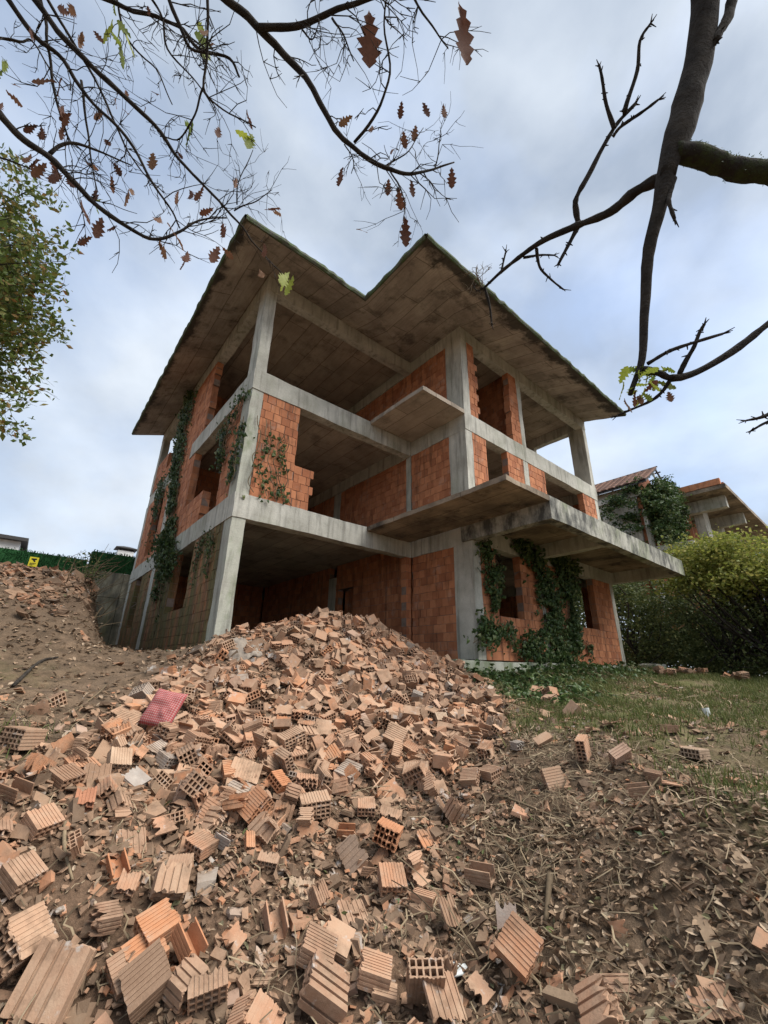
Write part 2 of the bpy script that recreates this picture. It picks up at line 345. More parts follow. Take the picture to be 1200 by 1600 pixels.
def H0(x, y):
    x = np.asarray(x, float); y = np.asarray(y, float); z = _w[_n] + _w[_n + 1] * x + _w[_n + 2] * y
    for i in range(_n): z = z + _w[i] * _tp((x - HP[i, 0]) ** 2 + (y - HP[i, 1]) ** 2)
    far = sstep(12, 22, np.hypot(x - 3, y + 1)); z = z * (1 - far) + far * -0.4
    edge = -1.55 + 0.25 * vnoise(np.stack([y * 1.1, y * 0, y * 0 + 5], -1))
    bank = np.interp(y, [-0.5, 0.6, 2.5, 9, 12], [0, 0.30, 1.14, 2.02, 2.6]) * sstep(0.32, -0.32, x - edge)
    z = z + bank * sstep(-60, -40, x)
    z = np.where((y > 12.15) & (np.abs(x) < 55), np.maximum(z, 3.1), z)
    z = np.where((x > 11.9), np.maximum(z, -0.5), z)
    return z
def H(x, y):
    x = np.asarray(x, float); y = np.asarray(y, float); z = H0(x, y)
    p = np.stack([x, y, x * 0], -1)
    inside = (x > -0.05) & (x < 11.8) & (y > np.where(x < 4.6, 0.9, -1.9)) & (y < 9.8)
    a = np.where(inside, 0, 1)
    return z + a * (0.06 * fbm(p * 1.4, 3) + 0.032 * fbm(p * 6, 2)) + np.where(inside & (y > 1.2), -0.15, 0)
def Hn(x, y, e=0.06):
    dx = (H0(x + e, y) - H0(x - e, y)) / (2 * e); dy = (H0(x, y + e) - H0(x, y - e)) / (2 * e)
    n = np.stack([-dx, -dy, np.ones_like(dx)], -1); return n / np.linalg.norm(n, axis=-1, keepdims=True)
def ray_ground(px, py, t0=0.8, t1=40):
    t = np.geomspace(t0, t1, 400); p = P(px, py, 1.0) - CAM; X = CAM + t[:, None] * p
    below = X[:, 2] < H(X[:, 0], X[:, 1]); i = int(np.argmax(below)) if below.any() else len(t) - 1
    a, b = t[max(i - 1, 0)], t[i]
    for _ in range(12):
        m = (a + b) / 2; q = CAM + m * p
        if q[2] < H(q[0], q[1]): b = m
        else: a = m
    return CAM + b * p, b

def axis(a0, b0, a1, b1, step, far):
    core = np.arange(a0, a1 + 1e-6, step); l = [a0]; s = step
    while l[-1] > -far: s *= 1.18; l.append(l[-1] - s)
    r = [a1]; s = step
    while r[-1] < far: s *= 1.18; r.append(r[-1] + s)
    return np.concatenate([np.array(l[1:])[::-1], core, np.array(r[1:])])
gx = axis(-5.0, 0, 6.5, 0, 0.055, 600); gy = axis(-8.2, 0, 1.0, 0, 0.055, 600)
gy = np.sort(np.concatenate([gy, [12.14, 12.16]]))
GX, GY = np.meshgrid(gx, gy); GZ = H(GX, GY)
def inpoly(px, py, poly):
    r = np.zeros(px.shape, bool); j = len(poly) - 1
    for i in range(len(poly)):
        xi, yi = poly[i]; xj, yj = poly[j]
        r ^= ((yi > py) != (yj > py)) & (px < (xj - xi) * (py - yi) / (yj - yi + 1e-12) + xi); j = i
    return r
# rubble outline on the ground, as plan coordinates
RP = np.array([(-.21, -.85), (.3, -.5), (1.9, .25), (3.2, -.3), (3.9, -1.5), (3.5, -2.5), (3.1, -3.3), (1.9, -4.3), (1.3, -4.75), (.8, -5.05), (.17, -5.35), (-.3, -5.45), (-.45, -5.75), (-.5, -6.2), (-.8, -6.6), (-1.5, -6.6), (-2.6, -5.9), (-2.9, -4.6), (-2.45, -3.7), (-1.97, -3.32), (-1.71, -2.72), (-1.27, -1.95), (-.7, -1.46)])
def polydist(x, y, poly):
    d = np.full(x.shape, 1e9)
    for i in range(len(poly)):
        a = poly[i]; b = poly[(i + 1) % len(poly)]; ab = b - a
        t = np.clip(((x - a[0]) * ab[0] + (y - a[1]) * ab[1]) / (ab @ ab), 0, 1)
        d = np.minimum(d, np.hypot(x - a[0] - t * ab[0], y - a[1] - t * ab[1]))
    return np.where(inpoly(x, y, poly), d, -d)
rubm = sstep(-0.35, 0.5, polydist(GX, GY, RP))
rubm = np.maximum(rubm, sstep(-1.2, -2.2, GX) * sstep(0.5, 2.0, GY) * 0.6 * (GY < 11))
def grass_amount(x, y):
    pts = np.stack([x * .9, y * .9, x * 0 + 6], -1)
    g = sstep(0.6, 2.6, x + 0.35 * (y + 5)) * sstep(-1.9, -2.6, y) * sstep(-9.3, -6.4, y + .12 * x + 1.2 * vnoise(pts * .9 + 3)) * np.clip(.75 + 1.0 * vnoise(pts) + .4 * vnoise(pts * 3), 0, 1.2)
    g = np.maximum(g, sstep(1.0, 1.9, x - .9 * (y + 6)) * sstep(-1.9, -2.6, y) * sstep(-9, -7.2, y) * np.clip(.7 + .9 * vnoise(pts * 1.7 + 5), .1, 1))
    g = np.maximum(g, 0.35 * sstep(-1.6, -2.6, x) * sstep(-0.2, -1.2, y) * (vnoise(pts) > 0))
    return np.clip(g, 0, 1) * (1 - sstep(-0.5, 0.1, polydist(x, y, RP)))
grm = grass_amount(GX, GY)
ny, nx = GX.shape
idx = np.arange(ny * nx).reshape(ny, nx)
me = npmesh('ground', np.stack([GX, GY, GZ], -1).reshape(-1, 3), [np.stack([idx[:-1, :-1], idx[:-1, 1:], idx[1:, 1:], idx[1:, :-1]], -1).reshape(-1, 4)], True)
ca = me.color_attributes.new('cover', 'FLOAT_COLOR', 'POINT')
ca.data.foreach_set('color', np.stack([grm, rubm, grm * 0, grm * 0 + 1], -1).astype(np.float32).ravel())
tag(link('ground', me, None, M_SOIL), 'sloping earth hillside of brown soil, litter and rough grass below the house', None, None, 'structure')
# ------------------------------------------------------------------ the unfinished house
def cbox(mb, x0, x1, y0, y1, z0, z1, seg=0.3, j=0.007):
    lo = np.array([x0, y0, z0]); hi = np.array([x1, y1, z1]); n = np.maximum(1, np.minimum(60, np.round((hi - lo) / seg))).astype(int)
    for a in range(3):
        b, c = (a + 1) % 3, (a + 2) % 3
        u = np.linspace(0, 1, n[b] + 1); v = np.linspace(0, 1, n[c] + 1); U, Vv = np.meshgrid(u, v, indexing='ij')
        for side in (0, 1):
            X = np.empty(U.shape + (3,)); X[..., a] = hi[a] if side else lo[a]; X[..., b] = lo[b] + U * (hi - lo)[b]; X[..., c] = lo[c] + Vv * (hi - lo)[c]
            X = X.reshape(-1, 3)
            for q in range(3): X[:, q] += j * (vnoise(X * 2.3 + 31 * q) + 0.5 * vnoise(X * 9 + 7 * q))
            I = np.arange(len(X)).reshape(U.shape); F = np.stack([I[:-1, :-1], I[1:, :-1], I[1:, 1:], I[:-1, 1:]], -1).reshape(-1, 4)
            mb.add(X, F if side else F[:, ::-1])
def cpart(name, mat, parent, *boxes, seg=0.22, j=0.011):
    m = MB()
    for b in boxes: cbox(m, *b, seg=seg, j=j)
    return m.build(name, mat, parent)
house = tag(empty('unfinished_house', (5.8, 4, 0)), 'abandoned three storey concrete frame house with red hollow brick infill and overhanging slab roof', 'house')
ZB1, ZT1, ZB2, ZT2, ZB3, ZT3 = 2.45, 2.936, 5.35, 5.846, 8.18, 8.546
XW, YD, X2 = 4.628, -1.941, 11.685
# columns: full-height shafts, stopped under the beams that cross them
def column(x0, x1, y0, y1, zs=((0, ZB1), (ZT1, ZB2), (ZT2, ZB3)), mat=M_CONC, label=None):
    for i, (a, b) in enumerate(zs):
        o = cpart('column', mat if not isinstance(mat, (list, tuple)) else mat[i], house, (x0, x1, y0, y1, a, b))
        if label and i == 0: o['label'] = label
column(0.012, .27, 0.012, .43, mat=(M_CONC_GREEN, M_CONC_GREEN, M_CONC))
column(0.012, .25, 5.87, 6.28, mat=(M_CONC, M_CONC, M_CONC))
column(0.012, .25, 9.38, 9.76, mat=M_CONC)
column(XW + .008, XW + .265, YD + .012, YD + .55)
column(11.45, X2 - .012, YD + .012, YD + .55)
column(7.28, 7.45, YD + .014, YD + .26, zs=((0, ZB1),)); column(7.13, 7.37, YD + .014, YD + .26, zs=((ZT1, ZB2),)); column(7.2, 7.4, YD + .014, YD + .26, zs=((ZT2, ZB3),))
column(XW + .02, XW + .27, 3.45, 3.85); column(XW + .01, XW + .2, .02, .2, zs=((ZT1, ZB2),))
column(11.45, X2 - .012, 0.05, .45); column(11.45, X2 - .012, 9.3, 9.7)
# beams
def beam(*b, mat=M_CONC, label=None):
    o = cpart('beam', mat, house, b)
    if label: o['label'] = label
beam(-.008, 3.17, -.008, .24, ZB1, ZT1); beam(3.175, XW - .002, .006, .24, ZB1, ZT1 - .004)
beam(-.006, .24, .245, 9.74, ZB1, ZT1 - .002)
beam(-.008, 3.18, -.008, .24, ZB2, ZT2); beam(3.185, XW - .002, .006, .24, ZB2, ZT2 - .004)
beam(-.006, .24, .245, 4.4, ZB2, ZT2 - .002); beam(.03, .24, 5.9, 9.74, ZB2, ZT2 - .002)
beam(0, XW + .24, 0.0, .24, ZB3, ZT3 + .03); beam(0.002, .24, .245, 9.74, ZB3, ZT3 + .03)
beam(XW, XW + .25, YD + .25, -.003, ZB1, ZT1 - .006); beam(XW, XW + .25, YD + .25, -.003, ZB2, ZT2 - .006); beam(XW, XW + .25, YD + .25, -.003, ZB3, ZT3 + .03)
beam(XW + .003, X2, YD, YD + .245, ZB1, ZT1 - .012); beam(XW + .003, X2, YD, YD + .245, ZB2, ZT2); beam(XW + .003, X2, YD, YD + .245, ZB3, ZT3 + .03)
for a, b in ((ZB1, ZT1), (ZB2, ZT2), (ZB3, ZT3 + .03)): beam(X2 - .245, X2 - .003, YD + .25, 9.74, a, b - .008)
for a, b in ((ZB2, ZT2), (ZB3, ZT3 + .03)): beam(XW, XW + .24, .25, 9.7, a, b - .03)
beam(XW + .25, X2 - .25, 3.0, 3.24, ZB3, ZT3)
for a, b in ((ZB1, ZT1), (ZB2, ZT2)): beam(.26, X2 - .26, 9.45, 9.72, a, b - .01)
# floor slabs and the ground slab
for z0, z1, n in ((2.83, 2.926, 'floor_slab'), (5.745, 5.836, 'floor_slab')):
    cpart(n, M_SLAB, house, (.03, X2 - .03, .03, 9.72, z0, z1), (XW + .03, X2 - .03, YD + .03, .035, z0 + .002, z1 - .002), seg=.8)
cpart('ground_slab', M_CONC_GREEN, house, (-.12, XW - .2, -.14, 9.8, -.42, -.012), (XW - .85, X2 + .1, YD - .16, .2, -.40, -.02), (XW, X2 + .06, .2, 9.8, -.4, -.016), seg=.35, j=.02)
# balcony slab in the inner corner, canopy over the porch
cpart('balcony_slab', M_SLAB, house, (3.18, XW - .004, YD, -.012, 5.775, 5.884), seg=.2, j=.008)
lump = MB()
for q in range(5):
    a = rng.uniform(.04, .09); cbox(lump, 3.3 + q * .07, 3.3 + q * .07 + a, YD + .03 + q * .03, YD + .03 + a + q * .03, 5.89, 5.89 + a * .7, seg=.03, j=.02)
lump.build('mortar_lump', M_CONC, house)
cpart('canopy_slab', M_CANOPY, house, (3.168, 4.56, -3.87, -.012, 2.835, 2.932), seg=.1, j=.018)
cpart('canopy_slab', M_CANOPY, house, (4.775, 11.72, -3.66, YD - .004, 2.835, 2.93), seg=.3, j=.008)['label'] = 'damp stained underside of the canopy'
cpart('canopy_beam', M_CONC_BLACK, house, (4.56, 4.77, -3.868, YD + .24, 2.49, 2.94), seg=.2, j=.009)
cpart('canopy_beam', M_CONC_BLACK, house, (4.774, 11.95, -3.872, -3.665, 2.49, 2.942), seg=.2, j=.009)['label'] = 'long moss streaked front beam of the canopy'
cpart('canopy_beam', M_CONC, house, (7.12, 7.34, -3.66, YD - .006, 2.5, 2.834)); cpart('canopy_beam', M_CONC, house, (11.725, 11.945, -3.66, YD + .3, 2.495, 2.936))
# hipped slab roof: soffit strips, edge, deck
Wr = np.array([(0.02, 0.02), (XW + .02, .02), (XW + .02, YD + .02), (X2 - .01, YD + .02), (X2 - .01, 9.74), (.02, 9.74)])
Er = np.array([(-1.05, -1.26), (1.96, -1.26), (1.96, -3.31), (11.72, -3.31), (11.72, 9.74), (-1.05, 9.68)])
def roofz(w): return 8.12 + (8.56 - 8.12) * w
rs = MB(); redge = MB(); rtop = MB()
def strip(mb, a, b, c, d, za, zb, flip=False):
    """a,b on the wall line (height za), c,d on the eave (height zb)"""
    n = max(2, int(max(np.linalg.norm(b - a), np.linalg.norm(c - d)) / .22)); m = 8; V = []
    for i in range(n + 1):
        s = i / n; p = a + (b - a) * s; q = d + (c - d) * s
        for jj in range(m + 1):
            t = jj / m; xy = p + (q - p) * t; V.append((*xy, za + (zb - za) * t))
    V = np.array(V); V += 0.012 * np.stack([vnoise(V * 3.1 + 9 * q) for q in range(3)], -1)
    I = np.arange(len(V)).reshape(n + 1, m + 1); F = np.stack([I[:-1, :-1], I[1:, :-1], I[1:, 1:], I[:-1, 1:]], -1).reshape(-1, 4)
    mb.add(V, F[:, ::-1] if flip else F)
pairs = [(5, 0), (0, 1), (1, 2), (2, 3)]
for i, k2 in pairs:
    strip(rs, Wr[i], Wr[k2], Er[k2], Er[i], 8.56, 8.115, False)
    strip(rtop, Wr[i], Wr[k2], Er[k2] , Er[i], 8.70, 8.245, True)
rs.build('roof_soffit', M_SOF, house)
for (a, b) in pairs + [(3, 4), (4, 5)]:
    n = max(2, int(np.linalg.norm(Er[b] - Er[a]) / .12)); V = []
    nrm = (Er[b] - Er[a]); nrm = np.array([nrm[1], -nrm[0]]) / np.linalg.norm(nrm)
    for i in range(n + 1):
        p = Er[a] + (Er[b] - Er[a]) * i / n
        w = 0.02 * vnoise(np.array([p[0] * 8, p[1] * 8, 3.])) + 0.02
        for (o, z) in ((-.03, 8.125), (.015 + w * .4, 8.118 + w * .8), (.03 + w, 8.18), (.015 + w, 8.235 + w), (-.05, 8.262 + w)):
            ez = 0.0 if a < 3 else (.44 * min(1, max(0, (p[1] + 3.31) / 1.37)) if a == 3 else .44 * min(1, max(0, (p[0] + 1.05) / 1.07)))
            V.append((*(p + nrm * o), z + ez))
    I = np.arange(len(V)).reshape(n + 1, 5); redge.add(np.array(V), np.stack([I[:-1, :-1], I[1:, :-1], I[1:, 1:], I[:-1, 1:]], -1).reshape(-1, 4))
redge.build('roof_edge', M_EDGE, house)
cbox(rtop, .03, X2, .03, 9.7, 8.552, 8.72, seg=.8); cbox(rtop, XW + .03, X2, YD + .03, .028, 8.553, 8.718, seg=.8)
rtop.build('roof_slab', M_SLAB, house)

# brick infill, laid brick by brick
BR = []           # (size px, wall object, axis, u0, u1, n0, n1, z0, z1, material index)
def wall(axis, face, out, rects, mi=0, rank=True, th=.185, base=None, label=None, tooth=()):
    mo = MB(); lst = []
    PI_ = .197
    for ri, (u0, u1, z0, z1) in enumerate(rects):
        nrow = max(1, int(round((z1 - z0) / .195))); ph = (z1 - z0) / nrow
        for r in range(nrow):
            a0 = u0 + (rng.uniform(0, .09) if (ri, 0) in tooth else 0) ; a1 = u1 - (rng.choice([0, .1]) + rng.uniform(0, .03) if (ri, 1) in tooth else 0)
            za, zb = z0 + r * ph, z0 + (r + 1) * ph
            n0 = face; n1 = face - out * th
            mo.add(boxv(a0 + .008, a1 - .008, min(n0 - out * .012, n1 + out * .012), max(n0 - out * .012, n1 + out * .012), za, zb) if axis == 'x' else
                   boxv(min(n0 - out * .012, n1 + out * .012), max(n0 - out * .012, n1 + out * .012), a0 + .008, a1 - .008, za, zb), BOXF)
            u = a0 - (0 if r % 2 == 0 else PI_ * .5) + (rng.uniform(-.02, .02))
            while u < a1 - .01:
                b0, b1 = max(u, a0), min(u + PI_ - .011, a1)
                if b1 - b0 > .025:
                    e = rng.uniform(-.004, .005); g = .0045
                    lst.append((b0, b1, n0 + out * e, n1 - out * e, za + g, zb - g))
                u += PI_ + rng.uniform(-.006, .006)
    w = mo.build('brick_wall', M_MORTAR, house)
    if label: w['label'] = label
    for (b0, b1, n0, n1, z0, z1) in lst:
        c = np.array([(b0 + b1) / 2, n0, (z0 + z1) / 2]) if axis == 'x' else np.array([n0, (b0 + b1) / 2, (z0 + z1) / 2])
        px, py, d = pxy(c); d = d[0]
        nv = np.array([0, out, 0]) if axis == 'x' else np.array([out, 0, 0]); vis = ((CAM - c) @ nv) / np.linalg.norm(CAM - c)
        s = FPX * math.sqrt(max(0.0, vis) * (b1 - b0) * (z1 - z0)) / d if rank else 0
        BR.append((s, w, axis, b0, b1, min(n0, n1), max(n0, n1), z0, z1, mi))
# left face
wall('y', .012, -1, [(.43, 2.25, 0, ZB1), (2.25, 3.8, 0, .95), (3.8, 5.86, 0, ZB1)], 1, label='algae stained brick wall beside the corner column')
wall('y', .012, -1, [(6.29, 7.55, 0, ZB1), (7.55, 8.45, 0, .86), (8.45, 9.37, 0, ZB1)], 1)
wall('y', .014, -1, [(.43, 1.22, ZT1, ZB2), (2.3, 3.85, ZT1, 3.73), (3.85, 4.42, ZT1, ZB2), (4.42, 5.86, ZT1, ZT2)], 0, tooth={(1, 0)})
wall('y', .014, -1, [(6.29, 6.95, ZT1, ZB2), (8.2, 9.37, ZT1, ZB2), (6.96, 8.19, ZT1, 3.14)], 0)
wall('y', .014, -1, [(3.35, 5.86, ZT2, ZB3), (7.7, 9.37, ZT2, 6.95), (6.29, 7.7, ZT2, 6.3)], 0, tooth={(0, 0)})
# front face of the left bay
wall('x', .012, -1, [(.272, 1.17, ZT1, ZB2), (1.172, 1.68, ZT1, 3.9)], 0, tooth={(1, 1)}, label='remnant of front infill with a broken stepped edge')
wall('x', .02, -1, [(4.46, XW, .0, ZB1)], 0)
# return wall in the inner corner and its continuation indoors
wall('y', XW + .012, -1, [(YD + .552, -.01, 0, ZB1)], 0); wall('y', XW + .012, -1, [(YD + .552, -.01, ZT1, ZB2)], 0); wall('y', XW + .012, -1, [(YD + .552, -.01, ZT2, ZB3)], 0)
wall('y', XW + .03, -1, [(.22, 2.53, 0, 2.82), (2.53, 3.3, 2.05, 2.82), (3.3, 3.44, 0, 2.82), (3.86, 8.7, 0, 2.82)], 0)
wall('y', XW + .03, -1, [(.22, 5.5, ZT1, 5.4)], 0); wall('y', XW + .03, -1, [(.02, 5.5, ZT2, ZB3)], 0)
# front face of the right bay
wall('x', YD + .012, -1, [(XW + .268, 5.46, 0, ZB1), (5.46, 6.44, 0, .93), (6.44, 7.275, 0, ZB1), (7.455, 8.75, 0, ZB1), (8.75, 10.28, 0, .96), (10.28, 11.44, 0, ZB1)], 0, label='ground floor brick front with two window openings, half hidden by ivy')
wall('x', YD + .012, -1, [(XW + .268, 5.44, ZT1, ZB2), (6.36, 7.125, ZT1, ZB2), (7.375, 8.25, ZT1, ZB2), (8.25, 10.6, ZT1, 3.3), (10.6, 11.44, ZT1, ZB2)], 0)
wall('x', YD + .012, -1, [(XW + .268, 5.3, ZT2, ZB3), (6.72, 7.195, ZT2, ZB3)], 0, tooth={(0, 1), (1, 0)})
# inside and at the back
wall('x', 8.8, -1, [(.25, XW, 0, 2.82)], 0, rank=False)
wall('x', 5.6, -1, [(.25, XW, ZT1, 5.74)], 0, rank=False); wall('x', 5.6, -1, [(.25, XW, ZT2, 8.55)], 0, rank=False)
wall('x', 3.05, -1, [(XW + .25, 11.4, 0, 2.82)], 0, rank=False); wall('x', 3.05, -1, [(XW + .25, 11.4, ZT1, 5.74)], 0, rank=False); wall('x', 3.05, -1, [(XW + .25, 11.4, ZT2, 8.2)], 0, rank=False)
wall('y', 7.42, 1, [(YD + .3, 3.0, ZT2, 8.54)], 0, rank=False)
wall('y', X2 - .012, 1, [(YD + .56, -1.0, 0, ZB1), (-1.0, .04, 0, .8), (.46, 1.4, 0, .8), (1.4, 9.3, 0, ZB1)], 0, rank=False)
wall('y', X2 - .012, 1, [(YD + .56, .04, ZT1, ZB2), (.46, 9.3, ZT1, ZB2)], 0, rank=False); wall('y', X2 - .012, 1, [(.46, 9.3, ZT2, ZB3)], 0, rank=False)
wall('x', 9.74, 1, [(.26, 11.4, 0, ZB1), (.26, 11.4, ZT1, ZB2), (2.2, 11.4, ZT2, ZB3)], 0, rank=False)
BR.sort(key=lambda b: -b[0])
bmesh_var = []
for v in range(6):
    V = boxv(-.5, .5, -.5, .5, -.5, .5); V += rng.uniform(-.018, .018, V.shape)
    for m_ in (M_BRICK, M_BRICK_MOSS):
        me = npmesh('brick', V, [BOXF]); me.materials.append(m_); bmesh_var.append(me)
rest = [MB(), MB()]
for i, (s, w, ax, u0, u1, n0, n1, z0, z1, mi) in enumerate(BR):
    c = ((u0 + u1) / 2, (n0 + n1) / 2, (z0 + z1) / 2); d = (u1 - u0, n1 - n0, z1 - z0)
    if ax == 'y': c = (c[1], c[0], c[2])
    if i < 298:
        o = bpy.data.objects.new('brick', bmesh_var[rng.integers(6) * 2 + mi]); COL.objects.link(o); o.parent = w
        o.location = c; o.scale = d; o.rotation_euler = (0, 0, math.pi / 2 if ax == 'y' else 0)
    else:
        dd = d if ax == 'x' else (d[1], d[0], d[2])
        V = boxv(-.5, .5, -.5, .5, -.5, .5) * dd + rng.uniform(-.003, .003, (8, 3)) + c; rest[mi].add(V, BOXF)
full = MB(); n0 = sum(len(f) for f in rest[0].f[4])
full.v = rest[0].v + rest[1].v; full.f[4] = rest[0].f[4] + [f + rest[0].n for f in rest[1].f[4]]
me = full.mesh('brick_infill'); me.materials.append(M_BRICK); me.materials.append(M_BRICK_MOSS)
mi_arr = np.zeros(len(me.polygons), np.int32); mi_arr[n0:] = 1; me.polygons.foreach_set('material_index', mi_arr)
link('brick_infill', me, house, None, 'stuff')
# ------------------------------------------------------------------ retaining wall, fence and houses behind
M_GRAYROOF, M_WHITEWALL, M_DARK = None, None, None
k = N('white_render', 0.85); M_WHITEWALL = k.done(k.mix(k.ramp(k.noise(2, 5), [(0.4, 0), (0.7, 1)]), (0.62, 0.62, 0.60), (0.76, 0.76, 0.74)), k.noise(40, 3), 0.2, 0.01)
k = N('grey_roof_sheet', 0.6); M_GRAYROOF = k.done(k.mix(k.noise(3, 5), (0.13, 0.13, 0.14), (0.22, 0.22, 0.23)), k.math('SINE', k.math('MULTIPLY', k.sep()[0], 28.0)), 0.4, 0.03)
k = N('dark_metal', 0.6); M_DARK = k.done(k.mix(k.noise(5, 3), (0.03, 0.03, 0.03), (0.06, 0.055, 0.05)))
k = N('artificial_hedge', 0.8); M_HEDGE = k.done(k.mix(k.ramp(k.rnd(), [(0, 0), (1, 1)]), (0.008, 0.045, 0.012), (0.022, 0.10, 0.028)), k.noise(60, 4), 0.8, 0.02)
k = N('sign_yellow', 0.5); M_YEL = k.done(k.mix(k.noise(8, 3), (0.72, 0.60, 0.03), (0.80, 0.68, 0.05)))
k = N('sign_black', 0.6); M_BLK = k.done(k.mix(k.noise(8, 3), (0.012, 0.012, 0.012), (0.02, 0.02, 0.02)))
rw = tag(empty('retaining_wall', (-1, 12, 0)), 'grey stained concrete retaining wall at the end of the pit beside the house', 'wall')
for i in range(8):
    x0 = -7.9 + i * 2.0
    for z0, z1 in ((-.3, 1.15), (1.165, 2.2), (2.215, 3.18)):
        cpart('wall_panel', M_CONC_OLD_SHADED, rw, (x0, x0 + 1.985, 12.0, 12.3, z0, z1), seg=.4, j=.012)
def hedge_fence(x0, x1, y, z0, z1, label):
    f = tag(empty('hedge_fence', ((x0 + x1) / 2, y, z0)), label, 'fence', 'green mesh fences on the retaining wall')
    npan = max(1, int(round((x1 - x0) / 1.5)))
    for i in range(npan):
        a, b = x0 + (x1 - x0) * i / npan, x0 + (x1 - x0) * (i + 1) / npan - .015
        m = MB(); m.add(boxv(a, b, y, y + .04, z0, z1), BOXF)
        n = 900; pos = np.stack([rng.uniform(a, b, n), np.full(n, y - .01), rng.uniform(z0, z1 + .03, n)], -1)
        scatter(m, [(-.5, 0, 0), (.5, 0, 0), (.3, 0, 1), (-.3, .2, .9)], [[0, 1, 2, 3]], pos, rotm(rng.uniform(-.2, 1.1, n), rng.uniform(-.6, .6, n), rng.uniform(-.7, .7, n)), np.stack([rng.uniform(.01, .03, n), np.ones(n) * .1, rng.uniform(.04, .09, n)], -1))
        m.build('fence_panel', M_HEDGE, f)
        p = MB(); tube(p, [(a, y + .08, z0 - .2), (a, y + .08, z1 - .03)], .025); p.build('fence_post', M_DARK, f)
    return f
hedge_fence(-8, -1.22, 11.92, 2.4, 3.52, 'lower stretch of green artificial hedge fence carrying the yellow sign')
hedge_fence(-1.15, 6.0, 12.02, 3.19, 3.92, 'higher stretch of green artificial hedge fence beside the white chimney')
sg = tag(empty('warning_sign', (-2.8, 11.85, 3.15)), 'small yellow warning sign with black figure on the green fence', 'sign')
m = MB(); m.add(boxv(-2.93, -2.67, 11.84, 11.855, 3.0, 3.34), BOXF); m.build('sign_board', M_YEL, sg)
m = MB()
q = np.array([(-2.91, 3.34), (-2.70, 3.36), (-2.69, 3.29), (-2.76, 3.27), (-2.72, 3.18), (-2.78, 3.17), (-2.84, 3.27), (-2.91, 3.28)])
q = (q - [-2.8, 3.25]) * .72 + [-2.8, 3.22]; V = np.array([(a, 11.837, b) for a, b in q]); m.add(V, np.zeros((0, 4), int), np.array([[0, i, i + 1] for i in range(1, 7)])); m.build('sign_figure', M_BLK, sg)
m = MB(); [m.add(boxv(-2.89, -2.72 - .04 * i, 11.834, 11.839, 3.11 - .035 * i, 3.125 - .035 * i), BOXF) for i in range(3)]; m.build('sign_text_lines', M_BLK, sg, kind='stuff')
b = tag(empty('white_building', (-6, 18, 2)), 'white building with dark flat roof edge above the left end of the fence', 'building')
m = MB(); cbox(m, -9, -3.55, 17.5, 22, 2.2, 4.98, seg=.8); m.build('wall', M_WHITEWALL, b)
m = MB(); cbox(m, -9.3, -3.3, 17.2, 22.3, 4.985, 5.14, seg=.8); m.build('roof', M_DARK, b)
b = tag(empty('grey_roofed_shed', (-2, 16, 2)), 'long low shed with a grey sheet roof seen over the fence', 'shed')
m = MB(); cbox(m, -3.4, 2.0, 16.6, 19, 2.5, 4.25, seg=.9); m.build('wall', M_WHITEWALL, b)
m = MB(); V = boxv(-3.6, 2.6, 16.3, 19.3, 4.26, 4.33); V[[2, 3, 6, 7], 2] += .6; m.add(V, BOXF); m.build('roof', M_GRAYROOF, b)
b = tag(empty('chimney_stack', (.6, 17.3, 3)), 'white rendered chimney with dark capping slab rising behind the fence', 'chimney')
m = MB(); cbox(m, .25, .97, 17.1, 17.7, 2.6, 5.25, seg=.3); m.build('shaft', M_WHITEWALL, b)
m = MB(); [m.add(boxv(x, x + .1, yy, yy + .1, 5.25, 5.36), BOXF) for x in (.28, .84) for yy in (17.12, 17.58)]; m.build('cap_support', M_DARK, b, kind='stuff')
m = MB(); V = boxv(.12, 1.1, 16.97, 17.83, 5.36, 5.40); m.add(V, BOXF); V = boxv(.12, 1.1, 16.97, 17.83, 5.401, 5.52); V[4:, :2] = (V[4:, :2] - [.61, 17.4]) * .3 + [.61, 17.4]; m.add(V, BOXF); m.build('cap', M_DARK, b)

# second unfinished house on the right
k = N('roof_tiles', 0.9); M_TILE = k.done(k.mix(k.rnd(), (0.10, 0.055, 0.04), (0.17, 0.09, 0.06)), k.noise(20, 4), 0.4, 0.02)
nb = tag(empty('neighbour_house', (30, 2, 0)), 'second unfinished brick house with tiled gable roof and flat terrace slab behind bushes', 'house')
AX, AZ = 26.55, 12.35
EL, ER, EZ = 23.9, 29.3, 10.7
cpart('gable_wall', M_BRICK, nb, (24.6, 28.4, .6, .85, 4, 10.75))
m = MB(); m.add(np.array([(24.6, .62, 10.76), (28.4, .62, 10.76), (26.5, .62, 12.1), (24.6, .83, 10.76), (28.4, .83, 10.76), (26.5, .83, 12.1)]), np.array([[0, 1, 4, 3], [1, 2, 5, 4], [2, 0, 3, 5]]), np.array([[0, 1, 2], [3, 5, 4]])); m.build('gable_top', M_BRICK, nb)
cpart('side_wall', M_CONC, nb, (24.4, 24.6, .86, 12, 7, 10.7)); cpart('beam', M_CONC, nb, (24.3, 28.6, .45, .6, 8.6, 9.0)); cpart('beam', M_CONC, nb, (24.2, 24.4, .5, 12, 9.9, 10.2))
cpart('column', M_CONC, nb, (24.3, 24.7, .4, .6, 3, 8.59))
m = MB()
